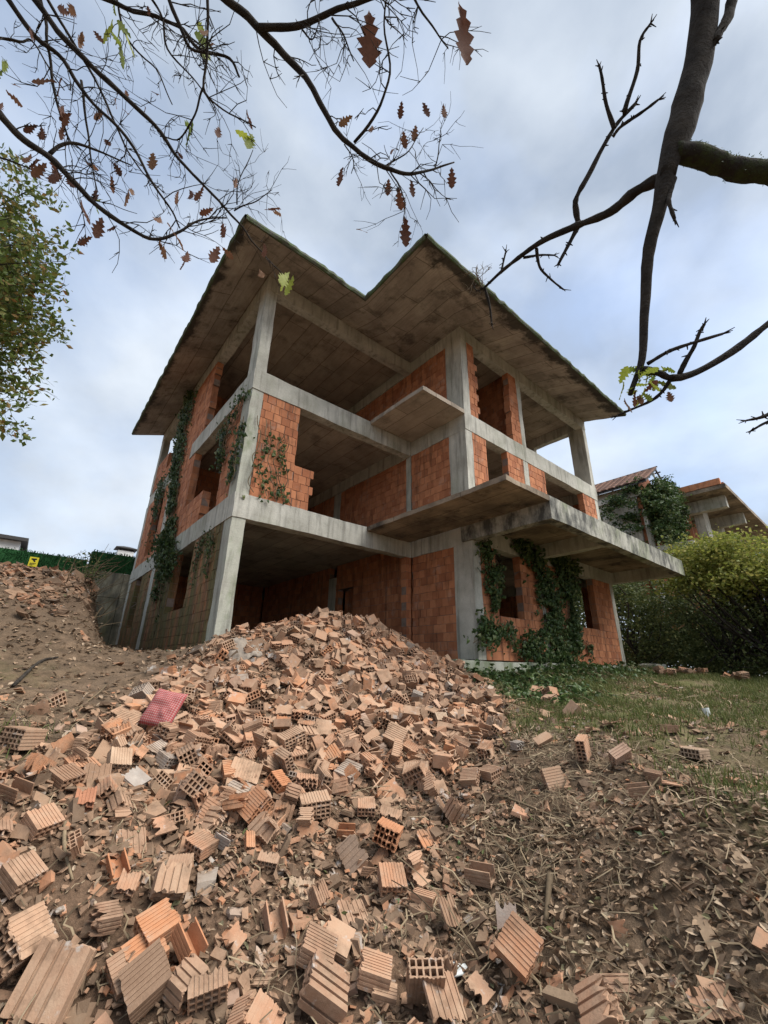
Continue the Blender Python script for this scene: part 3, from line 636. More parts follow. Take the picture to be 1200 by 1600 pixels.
for r in range(11):
    t0, t1 = r / 11, (r + 1) / 11 + .03
    for i in range(28):
        y = -.1 + i * .45; xa, xb = AX + (EL - AX) * t0, AX + (EL - AX) * t1; za, zb = AZ + (EZ - AZ) * t0 + .05, AZ + (EZ - AZ) * t1 + .09
        m.add(np.array([(xa, y, za - .04), (xb, y, zb - .06), (xb, y + .44, zb - .06), (xa, y + .44, za - .04), (xa, y + .1, za + .03), (xb, y + .1, zb + .02), (xb, y + .34, zb + .02), (xa, y + .34, za + .03)]), BOXF)
m.build('roof_tile', M_TILE, nb, kind='stuff')
m = MB(); m.add(np.array([(AX, -.05, AZ - .02), (EL, -.05, EZ - .05), (EL, 12.4, EZ - .05), (AX, 12.4, AZ - .02), (AX, -.05, AZ - .14), (EL, -.05, EZ - .17), (EL, 12.4, EZ - .17), (AX, 12.4, AZ - .14)]), BOXF); m.build('roof_deck', M_DARK, nb)
for i in range(12):
    y = .0 + i * 1.0; m = MB(); m.add(np.array([(AX, y, AZ), (ER, y, EZ), (ER, y + .08, EZ), (AX, y + .08, AZ), (AX, y, AZ - .14), (ER, y, EZ - .14), (ER, y + .08, EZ - .14), (AX, y + .08, AZ - .14)]), BOXF); m.build('rafter', M_DARK, nb)
for i in range(7):
    t = i / 6.5; x = AX + (ER - AX) * t; z = AZ + (EZ - AZ) * t + .03; m = MB(); m.add(boxv(x, x + .1, -.1, 12, z, z + .06), BOXF); m.build('batten', M_DARK, nb)
cpart('fascia_board', M_CONC, nb, (AX - 1.0, AX - .9, -.12, -.07, 11.2, 11.6))
cpart('terrace_slab', M_CANOPY, nb, (27.2, 46, -3.1, 12, 10.15, 10.4), seg=1)
cpart('parapet', M_BRICK, nb, (27.15, 27.4, -2.9, 6, 10.41, 10.8), (27.5, 40, -3.0, -2.8, 10.41, 10.6), seg=.5)
cpart('beam', M_CONC, nb, (28.5, 29.0, -2.7, 8, 9.4, 10.14)); cpart('beam', M_CONC, nb, (33, 33.4, -2.7, 8, 9.4, 10.14))
cpart('column', M_CONC, nb, (29.2, 30.4, -1.3, -.8, 2, 9.9)); cpart('column', M_CONC, nb, (33.2, 34.2, -1.3, -.8, 2, 9.9)); cpart('column', M_CONC, nb, (38.5, 39.3, -1.3, -.8, 2, 9.9))
cpart('side_wall', M_BRICK, nb, (28.3, 28.5, -.75, 2.1, 2, 9.39)); cpart('back_wall', M_BRICK, nb, (28.5, 31, -.4, -.2, 2, 9.35), (27.6, 31, 2.2, 2.4, 2, 10.1), (31, 46, 3.2, 3.4, 2, 10.1), seg=.8)
cpart('lower_slab', M_CONC, nb, (24.5, 46, -1.5, 12, 6.4, 6.7), seg=1)
LEAF4 = np.array([(0, 0, 0), (.32, .45, .08), (0, 1, -.05), (-.32, .45, .08)]); LEAF4F = np.array([[0, 1, 2], [0, 2, 3]])
def cloud_pts(cen, rad, n, shell=0.5):
    v = rng.normal(size=(n, 3)); v /= np.linalg.norm(v, axis=1, keepdims=True); r = rng.random(n) ** (1 / 3); r = shell + (1 - shell) * r if shell else r
    r = np.where(rng.random(n) < .25, rng.random(n), r)
    return np.asarray(cen) + v * r[:, None] * np.asarray(rad)
def leaf_scatter(m, pos, size, flat=0.9, T=LEAF4, F=LEAF4F):
    n = len(pos); scatter(m, T, F, pos, rotm(rng.normal(0, flat, n), rng.normal(0, flat, n), rng.uniform(0, 6.28, n)), size * rng.uniform(.6, 1.35, n))
def clumps(m, cen, rad, k_, per, cr, size, shell=.55, flat=.9):
    for c in cloud_pts(cen, rad, k_, shell):
        if rng.random() < .22: c = np.asarray(cen) + (c - np.asarray(cen)) * rng.uniform(1.05, 1.4)
        d = rng.uniform(.55, 1.3); p = c + rng.normal(0, 1, (per, 3)) * np.array([cr, cr, cr * .6]) * d; leaf_scatter(m, p, size, flat)
m = MB()
for c, r in (((26.0, -.3, 9.5), (1.2, .5, 1.6)), ((25.4, -.2, 8.0), (1.6, .6, 1.6)), ((26.6, -.3, 10.3), (.7, .4, .8)), ((25.0, 0, 9.3), (.8, .5, 1.3)), ((24.1, 1.2, 8.6), (.6, 1.6, 1.9)), ((25.6, -.5, 9.0), (1.6, .6, 1.5))): clumps(m, c, r, 70, 55, .16, .16, .7)
iv = tag(empty('ivy_mass', (25.6, -.2, 3)), 'thick green ivy mass hanging over the gable of the second house', 'ivy')
m.build('foliage', M_IVY, iv, kind='stuff'); m = MB(); tube(m, [(25.6, -.1, 0), (25.5, 0, 4), (25.7, 0, 9)], [.12, .09, .04]); m.build('stem', M_BARK, iv)

# ------------------------------------------------------------------ trees and bushes on the right
def tree(name, label, cat, base, crowns, leafm, trunk_r=.12, size=.11, per=45, cr=.22, shell=.5, group=None, limbs=6):
    t = tag(empty(name, base), label, cat, group); base = np.array(base, float)
    m = MB(); tube(m, smooth_path([base + (0, 0, -.3), base + (.1, .05, .8), np.array(crowns[0][0]) * [.3, .3, .5] + base * [.7, .7, .5], np.array(crowns[0][0])], 4), np.linspace(trunk_r, trunk_r * .3, 13)); m.build('trunk', M_BARK, t)
    m = MB()
    for c, r, n in crowns:
        for _ in range(limbs):
            e = cloud_pts(c, r, 1, .6)[0]; mid = (base + (0, 0, .5) + e) / 2 + rng.normal(0, .25, 3); tube(m, smooth_path([base + (rng.normal(0, .1), rng.normal(0, .1), rng.uniform(.2, 1)), mid, e], 4), np.linspace(trunk_r * .4, .008, 9), 5)
    m.build('limb', M_BARK, t, kind='stuff')
    m = MB()
    for c, r, n in crowns: clumps(m, c, r, n, per, cr, size, shell)
    m.build('crown', leafm, t, kind='stuff'); return t
tree('feathery_tree', 'yellow green feathery tree spreading its crown in front of the second house', 'tree', (14.6, -5.2, -.4),
     [((15.0, -4.7, 3.35), (1.5, 1.3, .6), 55), ((14.6, -6.2, 2.9), (1.5, 1.5, .5), 60), ((15.2, -7.4, 2.7), (1.5, 1.5, .5), 50), ((14.6, -3.9, 3.0), (.9, 1.0, .6), 30), ((14.2, -5.2, 2.5), (1.4, 1.3, .5), 45), ((14.0, -6.8, 2.3), (1.2, 1.3, .5), 40), ((13.7, -3.3, 3.0), (.5, .6, .8), 22), ((15.6, -6.7, 3.7), (.5, .6, .5), 16), ((14.3, -4.6, 3.75), (.4, .5, .35), 10)], M_TREEYEL, .14, .11, 85, .3, .3)
tree('evergreen_shrub', 'dark evergreen shrub crowded against the right end of the house', 'shrub', (13.6, -1.6, -.1),
     [((13.7, -1.5, 1.5), (1.0, 1.0, 1.5), 90), ((14.3, -.6, 3.0), (1.3, 1.0, 1.3), 80), ((13.9, -2.6, 1.0), (.8, .8, 1.0), 50)], M_TREEDK, .08, .10, 55, .22, .6)
tree('tangled_bush', 'dark tangled bush with bare grey stems under the feathery tree', 'shrub', (14.4, -3.9, -.2),
     [((15.2, -3.4, 1.4), (1.0, 1.2, 1.5), 90), ((14.9, -4.8, 1.2), (1.0, 1.0, 1.2), 70), ((14.3, -4.6, .25), (.7, 1.6, .6), 60)], M_TREEDK, .08, .09, 45, .24, .5, limbs=14)
tree('leafy_bush', 'leafy green bush at the right edge beneath the feathery crown', 'shrub', (14.6, -6.4, -.3),
     [((14.7, -6.3, 1.0), (1.2, 1.3, 1.2), 110), ((14.9, -7.8, 1.4), (1.5, 1.4, 1.6), 90), ((14.3, -6.9, .2), (.8, 2.2, .6), 80)], M_TREEDK, .08, .10, 50, .24, .5)
tree('backdrop_tree', 'broad green tree filling the gap behind the bushes', 'tree', (19, -2.0, 0),
     [((19.5, -1.5, 2.6), (2.0, 2.2, 2.6), 130), ((20, -4.8, 2.2), (2.0, 2.2, 2.4), 120), ((19.5, -8, 2.2), (2.0, 2.2, 2.4), 90), ((17, 2.5, 2.0), (1.8, 2.4, 2.4), 90), ((18.5, 3.2, 1.6), (1.5, 2.4, 2.2), 110), ((17.3, -3, .4), (1.2, 4, .9), 130), ((17.8, -8, .3), (1.2, 3.2, .9), 110)], M_TREEDK, .2, .16, 60, .36, .6)
def pebble(c, s, seed):
    u = np.linspace(0, np.pi, 6); v = np.linspace(0, 2 * np.pi, 9)[:-1]; U, Vv = np.meshgrid(u, v, indexing='ij')
    X = np.stack([np.sin(U) * np.cos(Vv), np.sin(U) * np.sin(Vv), np.cos(U)], -1).reshape(-1, 3); X = X * (1 + .3 * vnoise(X * 1.7 + seed))[:, None] * s + c
    F = [[i * 8 + j, (i + 1) * 8 + j, (i + 1) * 8 + (j + 1) % 8, i * 8 + (j + 1) % 8] for i in range(5) for j in range(8)]
    return X, np.array(F)

# ------------------------------------------------------------------ ivy on the house
IVYT = np.array([(0, 0, 0), (.42, -.08, .05), (.36, .34, .1), (.0, 1.0, -.08), (-.36, .34, .1), (-.42, -.08, .05), (0, .35, .16)]); IVYF = np.array([[0, 1, 6], [1, 2, 6], [2, 3, 6], [3, 4, 6], [4, 5, 6], [5, 0, 6]])
def ivy(label, plane, off, strands, mat_=M_IVY, name='ivy', cat='ivy', leaf=.065, stemr=.006, stray=0.1):
    """strands: (list of (u,z), list of half widths, count, depth) on the wall plane"""
    f3 = (lambda u, d, z: np.stack([off - d, u, z], -1)) if plane == 'L' else (lambda u, d, z: np.stack([u, off - d, z], -1))
    u0, z0 = strands[0][0][0]; t = tag(empty(name, tuple(f3(np.array(u0), np.array(0.), np.array(0.)))), label, cat)
    mL = MB(); mS = MB()
    for pts, hw, n, dep in strands:
        p = np.array(pts, float); seg = np.concatenate([[0], np.cumsum(np.hypot(*np.diff(p, axis=0).T))]); s = rng.uniform(0, seg[-1], n)
        u = np.interp(s, seg, p[:, 0]); z = np.interp(s, seg, p[:, 1]); w = np.interp(s, seg, hw)
        wob = vnoise(np.stack([s * 4, s * 0 + u0, s * 0], -1))
        r = rng.normal(0, .5, n); u = u + w * r + .3 * w * wob; z = z + rng.normal(0, .12, n)
        keep = vnoise(np.stack([u * 3.2, z * 3.2, u * 0 + 3], -1)) > -.35
        u, z, r, w = u[keep], z[keep], r[keep], w[keep]; m_ = len(u)
        d = dep * np.abs(rng.normal(0, .5, m_)) * np.exp(-r * r) + .01
        pos = f3(u, d, z)
        if plane == 'L': R = rotm(np.zeros(m_), np.zeros(m_), np.full(m_, -math.pi / 2))
        else: R = rotm(np.zeros(m_), np.zeros(m_), np.zeros(m_))
        loc = rotm(math.pi / 2 + rng.normal(.35, .45, m_), rng.normal(0, .5, m_), rng.normal(0, .5, m_)) @ rotm(np.zeros(m_), np.zeros(m_), math.pi + rng.normal(0, .8, m_))
        scatter(mL, IVYT, IVYF, pos, R @ loc, leaf * rng.uniform(.5, 1.4, m_))
        for q in range(3 + int(n / 350)):
            o = rng.normal(0, .45); ss = np.linspace(0, seg[-1], 10); uu = np.interp(ss, seg, p[:, 0]) + np.interp(ss, seg, hw) * o + rng.normal(0, .04, 10); zz = np.interp(ss, seg, p[:, 1])
            tube(mS, smooth_path(f3(uu, rng.uniform(.01, .05, 10), zz), 3), stemr, 5)
    mL.build('leaves', mat_, t, kind='stuff'); mS.build('stem', M_VINE, t, kind='stuff'); return t
ivy('long ivy curtain hanging down the left side of the house beside the middle column', 'L', -.02,
    [([(6.0, 8.45), (5.75, 7.3), (5.9, 6.6), (5.7, 5.9), (5.45, 5.0), (5.1, 4.1), (4.75, 3.3), (4.4, 2.7)], [.55, .7, .6, .55, .45, .4, .45, .5], 4200, .16),
     ([(4.95, 3.1), (4.35, 2.6), (3.7, 2.25), (3.6, 1.9)], [.5, .75, .6, .25], 1500, .42), ([(4.9, 2.4), (4.9, 1.2)], [.35, .1], 220, .1),
     ([(7.6, 5.9), (7.3, 5.2), (7.4, 4.3)], [.5, .6, .3], 420, .12)], leaf=.085)
ivy('sparse ivy climbing over the left front corner column between first and second floor', 'L', -.03,
    [([(.2, 5.25), (.6, 4.9), (1.0, 4.5), (1.1, 3.9)], [.3, .35, .3, .15], 480, .16), ([(.1, 4.6), (.2, 3.9), (.15, 3.2)], [.2, .25, .2], 420, .1), ([(1.7, 4.9), (1.0, 4.7), (.5, 4.6)], [.12, .2, .2], 90, .2)], leaf=.075)
ivy('thin ivy tendrils on the algae stained ground floor wall', 'L', -.01, [([(1.0, 2.4), (.9, 1.9), (.95, 1.5)], [.15, .2, .1], 130, .06), ([(1.6, 2.4), (1.7, 1.6)], [.3, .2], 120, .05), ([(4.5, 1.9), (4.2, .9)], [.3, .2], 110, .05)], leaf=.06)
ivy('dry brown vine stems with few leaves over the broken front brickwork', 'F', -.015,
    [([(.3, 4.7), (.45, 4.2), (.4, 3.6), (.55, 3.0)], [.18, .2, .25, .35], 150, .06), ([(.85, 4.5), (.8, 3.9), (.9, 3.2), (1.0, 2.95)], [.08, .12, .15, .2], 120, .07)], leaf=.07, stemr=.009)
ivy('big dark ivy curtain covering the middle of the right ground floor wall', 'F', YD - .02,
    [([(6.3, 2.75), (7.2, 2.7), (8.4, 2.65), (9.2, 2.55)], [.3, .3, .3, .3], 1500, .25), ([(7.3, 2.6), (7.35, 2.0), (7.45, 1.3), (7.7, .7), (7.9, .1)], [.6, .6, .5, .45, .4], 2400, .2),
     ([(8.5, 2.6), (8.4, 1.8), (8.5, 1.0), (8.6, .3)], [.5, .45, .4, .3], 1600, .2), ([(8.9, 2.5), (9.0, 1.9)], [.4, .2], 420, .15), ([(9.2, .6), (9.5, .4)], [.2, .1], 60, .06)], leaf=.09)
ivy('short dark ivy hank hanging beside the left window of the right wing', 'F', YD - .015, [([(4.95, 2.45), (5.25, 2.1), (5.3, 1.5), (5.2, 1.15)], [.25, .35, .28, .12], 800, .16)], leaf=.085)
ivy('leafy ivy shrub climbing at the foot of the grey corner column', 'F', YD - .05, [([(4.5, .3), (4.9, .55), (5.4, .5)], [.3, .4, .25], 380, .25), ([(4.75, .85), (4.85, .5)], [.2, .3], 130, .2), ([(5.6, .85), (5.8, .6), (5.75, .3)], [.1, .15, .12], 90, .05)], leaf=.085)
ivy('ivy bush growing against the wall between the two right windows', 'F', YD - .06, [([(6.2, .1), (6.5, .5), (6.9, .7)], [.35, .35, .2], 620, .3), ([(6.6, .1), (7.3, .15), (8.0, .1)], [.3, .3, .3], 480, .35)], leaf=.09)

# ------------------------------------------------------------------ hollow bricks and their fragments
def hollow(L, Wd, Hh, nx, nz, e0=0., e1=0., keep=None, groove=True, seed=0, t=.010, g=.0035, gw=.011, gp=.0225):
    gp = gp if groove else 1
    def lines(D, n):
        s = {0, g, t, D - t, D - g, D} if groove else {0, t, D - t, D}
        holes = []; cw = (D - t * (n + 1)) / n
        for i in range(n): a = t + i * (cw + t); holes.append((a, a + cw)); s |= {round(a, 5), round(a + cw, 5)}
        gr = []
        if groove:
            m_ = int((D - .016) / gp)
            for i in range(m_): a = .008 + (D - .016 - m_ * gp) / 2 + i * gp + .004; gr.append((a, a + gw)); s |= {a, a + gw}
        s = sorted(s); o = [s[0]]
        for q in s[1:]:
            if q - o[-1] > 1e-4: o.append(q)
        return np.array(o), holes, gr
    xs, hx, gx_ = lines(Wd, nx); zs, hz, gz_ = lines(Hh, nz); nxs, nzs = len(xs), len(zs)
    xc = (xs[1:] + xs[:-1]) / 2; zc = (zs[1:] + zs[:-1]) / 2
    inn = lambda v, lst: any(a < v < b for a, b in lst)
    S_ = np.ones((nxs - 1, nzs - 1), bool)
    for i, x in enumerate(xc):
        for j, z in enumerate(zc):
            if inn(x, hx) and inn(z, hz): S_[i, j] = False
            if groove:
                if (z < g or z > Hh - g) and inn(x, gx_): S_[i, j] = False
                if (x < g or x > Wd - g) and inn(z, gz_): S_[i, j] = False
            if keep is not None and not keep(x / Wd, z / Hh): S_[i, j] = False
    X, Z = np.meshgrid(xs, zs, indexing='ij'); p = np.stack([X * 26, Z * 26, X * 0 + seed], -1)
    ya = np.abs(vnoise(p) + .5 * vnoise(p * 2.7)) * e0; yb = L - np.abs(vnoise(p + 9) + .5 * vnoise(p * 2.7 + 4)) * e1
    ids = np.arange(nxs * nzs).reshape(nxs, nzs); B = nxs * nzs
    V = np.concatenate([np.stack([X, ya, Z], -1).reshape(-1, 3), np.stack([X, yb, Z], -1).reshape(-1, 3)]) - [Wd / 2, L / 2, Hh / 2]
    F = []
    for i in range(nxs - 1):
        for j in range(nzs - 1):
            if not S_[i, j]: continue
            a, b, c, d = ids[i, j], ids[i + 1, j], ids[i + 1, j + 1], ids[i, j + 1]
            F += [[a, b, c, d], [a + B, d + B, c + B, b + B]]
            if j == 0 or not S_[i, j - 1]: F.append([a, a + B, b + B, b])
            if j == nzs - 2 or not S_[i, j + 1]: F.append([d, c, c + B, d + B])
            if i == 0 or not S_[i - 1, j]: F.append([a, d, d + B, a + B])
            if i == nxs - 2 or not S_[i + 1, j]: F.append([b, b + B, c + B, c])
    F = np.array(F); u, inv = np.unique(F, return_inverse=True); return V[u], inv.reshape(F.shape)
TPL = {}
def deftpl(key, kind, *a, **k_): TPL[key] = (kind, a, k_)
deftpl('A', 'whole', .19, .19, .088, 5, 2, e0=.008, e1=.008); deftpl('A2', 'whole', .19, .19, .088, 5, 2, e1=.02, seed=3); deftpl('B', 'whole', .19, .24, .135, 6, 4, e0=.008, e1=.012); deftpl('B2', 'whole', .21, .19, .135, 5, 3, e0=.03, seed=8)
deftpl('C', 'half', .12, .19, .088, 5, 2, e1=.06, seed=1); deftpl('C2', 'half', .10, .19, .135, 5, 3, e1=.06, seed=2); deftpl('C3', 'half', .15, .13, .088, 3, 2, e0=.03, e1=.08, seed=5)
deftpl('D', 'corner', .17, .16, .10, 4, 2, e1=.05, seed=7, keep=lambda x, z: not (x > .5 and z > .55)); deftpl('D2', 'corner', .15, .19, .135, 5, 3, e0=.03, e1=.06, seed=12, keep=lambda x, z: x < .42 or z < .38)
deftpl('E', 'plate', .18, .19, .088, 5, 2, e0=.02, e1=.05, seed=11, keep=lambda x, z: z < .2); deftpl('E2', 'plate', .16, .14, .088, 4, 2, e0=.05, e1=.06, seed=14, keep=lambda x, z: z < .12 + .2 * (abs(x * 4 % 1 - .5) < .2))
deftpl('E3', 'plate', .13, .10, .088, 3, 2, e0=.04, e1=.05, seed=21, keep=lambda x, z: z < .13)
deftpl('G', 'ribbed', .19, .19, .088, 5, 2, e1=.03, seed=16, keep=lambda x, z: z < .52); deftpl('G2', 'ribbed', .16, .15, .10, 4, 2, e0=.04, e1=.05, seed=18, keep=lambda x, z: z < .42 or x < .08)
deftpl('U', 'channel', .19, .12, .088, 3, 2, e1=.04, seed=19, keep=lambda x, z: z < .12 or x < .09 or x > .91)
deftpl('R', 'whole', .26, .24, .12, 4, 2, e0=.01, e1=.02, seed=31, t=.022, g=.013, gw=.018, gp=.056); deftpl('R2', 'half', .17, .19, .11, 3, 2, e0=.02, e1=.06, seed=33, t=.018, g=.010, gw=.014, gp=.045)
HI = {}; LO = {}
for key, (kind, a, k_) in TPL.items():
    V, F = hollow(*a, **k_); me = npmesh('hollow_brick', V, [F]); me.materials.append(M_RUB); HI[key] = me
    LO[key] = hollow(*a, **{**k_, 'groove': False})
HALFH = {key: TPL[key][1][2] / 2 for key in TPL}; ZTOP = {key: float(LO[key][0][:, 2].max()) for key in TPL}; ZBOT = {key: float(LO[key][0][:, 2].min()) for key in TPL}
YAW0 = math.atan2(CR[1], CR[0])
NOUN = {'whole': ('hollow_brick', 'brick'), 'half': ('broken_brick', 'brick'), 'corner': ('brick_corner_piece', 'brick fragment'), 'plate': ('brick_plate', 'brick fragment'), 'ribbed': ('ribbed_brick_shard', 'brick fragment'), 'channel': ('brick_channel_piece', 'brick fragment')}
def place_brick(key, x, y, z, Rm, label, group, scale=1.0):
    nm, cat = NOUN[TPL[key][0]]
    o = bpy.data.objects.new(nm, HI[key]); COL.objects.link(o)
    M = Matrix(Rm.tolist()).to_4x4(); M.translation = (x, y, z); o.matrix_world = M @ Matrix.Scale(scale, 4)
    for ws, c3 in TINT:
        if any(w in label.split() for w in ws) and group_tint: o.color = (*c3, .3); break
    return tag(o, label, cat, group)
group_tint = True
TINT = [(('orange',), (.42, .17, .075)), (('reddish',), (.34, .14, .08)), (('grey', 'greyish', 'whitish'), (.33, .31, .28)), (('pale', 'light'), (.40, .30, .21)), (('dark', 'brown'), (.20, .125, .08))]
MAN = [ # px, py, template, yaw, pitch, roll, lift, scale, label
 (490, 1268, 'B', 20, 8, -6, .05, 1.08, 'largest whole brick with ridged top face in the middle of the heap'),
 (606, 1322, 'B2', -18, 22, 10, .06, 1.05, 'tilted orange brick showing a dense grid of small holes to the front'),
 (612, 1388, 'A', 12, -12, 4, .06, 1.0, 'square ridged brick lying flat on top of two broken pieces'),
 (665, 1405, 'D', 62, 6, 12, .0, 1.0, 'stepped fragment wedged under the square ridged brick on its right'),
 (575, 1408, 'E', 80, 4, 6, .0, 1.0, 'dark edged shard wedged under the square ridged brick on its left'),
 (495, 1502, 'A', 88, -16, 2, .04, 1.05, 'square brick face with horizontal ridges near the bottom centre'),
 (527, 1476, 'G', 78, -14, -10, .03, .95, 'ridged shard leaning behind the square brick near the bottom centre'),
 (506, 1572, 'R', 90, -26, 0, .04, 1.0, 'stepped brick with broad horizontal ribs at the bottom edge'),
 (585, 1530, 'A2', 86, -8, 4, .03, .95, 'ridged brick with a chipped lump in front of it at the bottom'),
 (600, 1552, 'D', 84, -6, -6, .0, .8, 'small chipped lump in front of a ridged brick at the bottom'),
 (665, 1578, 'A', 4, 62, 2, .06, 1.0, 'brick on end at the bottom edge with two columns of open holes'),
 (700, 1592, 'E', 30, -35, 20, .05, 1.15, 'tall pointed plate beside the brick on end at the bottom edge'),
 (555, 1428, 'E', 30, -10, 14, .02, 1.15, 'five sided smooth plate with one broken edge'),
 (470, 1382, 'E', 4, -14, 2, .01, .95, 'pale flat plate lying face up left of the wedged shards'),
 (502, 1372, 'E2', 55, -6, 6, .01, .95, 'flat scuffed plate lying askew next to a pale plate'),
 (418, 1347, 'C', 0, -8, 0, .03, .8, 'small upright half brick with four holes facing downhill'),
 (655, 1370, 'D2', -50, 5, 16, .03, 1.0, 'tilted brick half with a broken open flank right of the holed brick'),
 (548, 1355, 'E', -35, -40, 30, .04, 1.1, 'tilted brown plate standing against the holed brick'),
 (572, 1360, 'U', -60, 20, 0, .03, .7, 'short broken channel piece touching the holed brick'),
 (750, 1372, 'U', 60, 4, 14, .03, 1.05, 'three ribbed channel piece lying apart at the right of the heap'),
 (671, 1304, 'E', 25, -14, 4, .02, .95, 'thin ridged plate lying flat on bare soil right of the heap'),
 (572, 1262, 'A', 4, 4, 0, .04, .85, 'ridged brick with its holes towards the slope beside the largest brick'),
 (435, 1230, 'A2', -30, 16, 20, .06, .95, 'vivid orange ridged brick half turned on its edge'),
 (540, 1298, 'U', 88, 6, 0, .03, .8, 'low orange channel piece below the ridged brick'),
 (815, 1532, 'A', 28, -40, -24, .09, 1.08, 'smooth faced brick tipped up with rows of holes on its left end'),
 (958, 1556, 'E', 70, -10, -8, .01, 1.2, 'large ridged plate half sunk in leaves near the bottom right'),
 (262, 1400, 'R2', 24, -30, 8, .05, 1.05, 'upright ribbed brick standing alone at left of the heap'),
 (312, 1328, 'A', -24, 4, -4, .05, .95, 'brick with ten square holes turned towards the lower right'),
 (277, 1360, 'A', 14, 2, -10, .03, .85, 'low brick with two rows of square holes in front of upright ribbed brick'),
 (240, 1478, 'A2', -36, -4, 4, .10, 1.0, 'topmost brick of the tumbled stack at bottom left'),
 (222, 1504, 'A', -34, -6, 6, .03, 1.0, 'middle brick of the tumbled stack with broken ridged flank'),
 (190, 1528, 'C', -38, -8, 10, .0, 1.0, 'lowest brick of the tumbled stack with open holes left'),
 (222, 1566, 'A', -42, -24, 12, .05, 1.1, 'large brick with six dark holes at the bottom left edge'),
 (66, 1588, 'R', 4, -40, 0, .08, 1.15, 'big ribbed block standing with broad vertical ribs in the bottom left corner'),
 (18, 1515, 'B2', -18, 20, 22, .06, 1.1, 'chunky brick lump at the left edge behind the big ribbed block'),
 (28, 1376, 'A', 76, -6, 8, .04, .95, 'brick with mortar on its lower edge at the left margin'),
 (62, 1287, 'A2', 70, -4, 6, .03, .95, 'smooth topped brick with crumbs on it near the left margin'),
 (18, 1238, 'U', 80, 10, 0, .03, 1.0, 'dark ribbed channel piece at the left margin'),
 (205, 1318, 'E', 45, -16, 8, .03, 1.1, 'broad thin plate propped on its lower edge at left of heap'),
 (180, 1355, 'U', 50, -6, 0, .02, .9, 'slim orange channel lying slantwise at the left'),
 (195, 1388, 'C3', 20, -12, 10, .02, .9, 'short holed stub with a round hole in its top'),
 (320, 1572, 'C2', 24, -18, -6, .03, 1.0, 'small ribbed brick at bottom edge right of the six holed brick'),
 (285, 1545, 'R2', 66, -8, 4, .02, .9, 'crumbled stub between the tumbled stack and the bottom edge'),
 (290, 1495, 'U', 52, -10, 20, .05, 1.0, 'bright orange tube shaped piece right of the tumbled stack'),
 (150, 1213, 'E', 40, -24, 4, .04, 1.1, 'brown smooth slab propped at the left flank of the heap'),
 (128, 1256, 'C3', 34, -16, -8, .03, 1.0, 'rounded reddish half brick on the left flank'),
 (182, 1196, 'A', 42, -22, 6, .06, .95, 'light brick leaning uphill on the left flank'),
 (100, 1214, 'A', 74, 0, 0, .03, 1.0, 'brick with a row of dark holes lying at the far left flank'),
 (210, 1216, 'G', 82, -12, 0, .03, 1.0, 'grey ridged shard on the left flank'),
 (350, 1310, 'G2', 82, -8, 4, .02, .9, 'grey white ridged plate left of the small upright half brick'),
 (765, 1208, 'A2', 40, 2, 10, .04, 1.0, 'last holed brick at the right margin of the heap'),
 (735, 1216, 'A', 66, 6, -8, .04, .95, 'ridged brick with rows of small holes beside the right margin'),
 (690, 1122, 'A', 10, -24, 4, .05, .9, 'pale square brick facing front on the right flank'),
 (652, 1085, 'B2', 80, -8, 0, .06, .85, 'ribbed brick beside the whitish block high on the right flank'),
 (602, 1076, 'C3', 50, -14, 8, .06, 1.0, 'whitish plastered block high on the right flank'),
 (440, 1135, 'G', 14, -36, 6, .07, .95, 'bright orange ridged plate turned up in the heap'),
 (915, 1186, 'A', -46, 8, 92, .09, 1.0, 'brick standing on its side alone on the slope with holes to the right'),
 (1088, 1175, 'A', -62, 2, -4, .03, 1.0, 'pale brick lying on the grass at the right'),
 (1000, 1234, 'U', 74, 0, 8, .02, .95, 'long ribbed fragment on the soil below the brick standing on its side'),
 (1052, 1220, 'E2', 60, -8, 14, .03, 1.0, 'bent shard propped on another in the middle of the right slope'),
 (1022, 1208, 'D', 52, -6, 0, .02, .8, 'small broken piece behind the bent shard on the right slope'),
 (1046, 1133, 'U', 96, 0, 6, .02, .9, 'ribbed brown fragment in the grass near the plastic bottle'),
 (926, 1127, 'E', 86, 0, 0, .01, .8, 'flat brick slip in the grass below the ivy bush'),
 (808, 1160, 'C3', 30, 0, 10, .02, .9, 'half brick with grey mortar right of the heap'),
 (1070, 1272, 'E3', 10, -12, 0, .01, 1.0, 'small flat chip of brick in the litter at the right'),
 (710, 1450, 'E', 50, -50, 20, .05, .95, 'brown curved shell fragment standing in leaves at the right foot'),
 (795, 1462, 'E2', -10, -60, 10, .05, .9, 'greyish plate sticking up out of the leaf litter'),
 (428, 1445, 'U', 30, -16, 4, .02, 1.0, 'single channel piece lying alone below the centre left'),
]
placed = []
for px, py, key, yaw, pit, rol, lift, sc_, lab in MAN:
    sc_ *= (.8 if key != 'R' else .74); X, _ = ray_ground(px, py + 12); n = Hn(X[0:1], X[1:2])[0]
    up = Vector((0, 0, 1)).rotation_difference(Vector(n)).to_matrix()
    R_ = up @ Euler((0, 0, YAW0 + math.radians(yaw))).to_matrix() @ Euler((math.radians(-pit), math.radians(rol), 0)).to_matrix()
    z = H(X[0], X[1]) + abs(n[2]) * (-ZBOT[key] * sc_ * .6) + lift * .75
    tilt = abs(math.sin(math.radians(pit))) * .07 + abs(math.sin(math.radians(rol))) * .05
    place_brick(key, X[0], X[1], float(z) + tilt * sc_, np.array(R_), lab, 'broken hollow bricks on the rubble heap', sc_); placed.append((X[0], X[1]))
placed = np.array(placed)
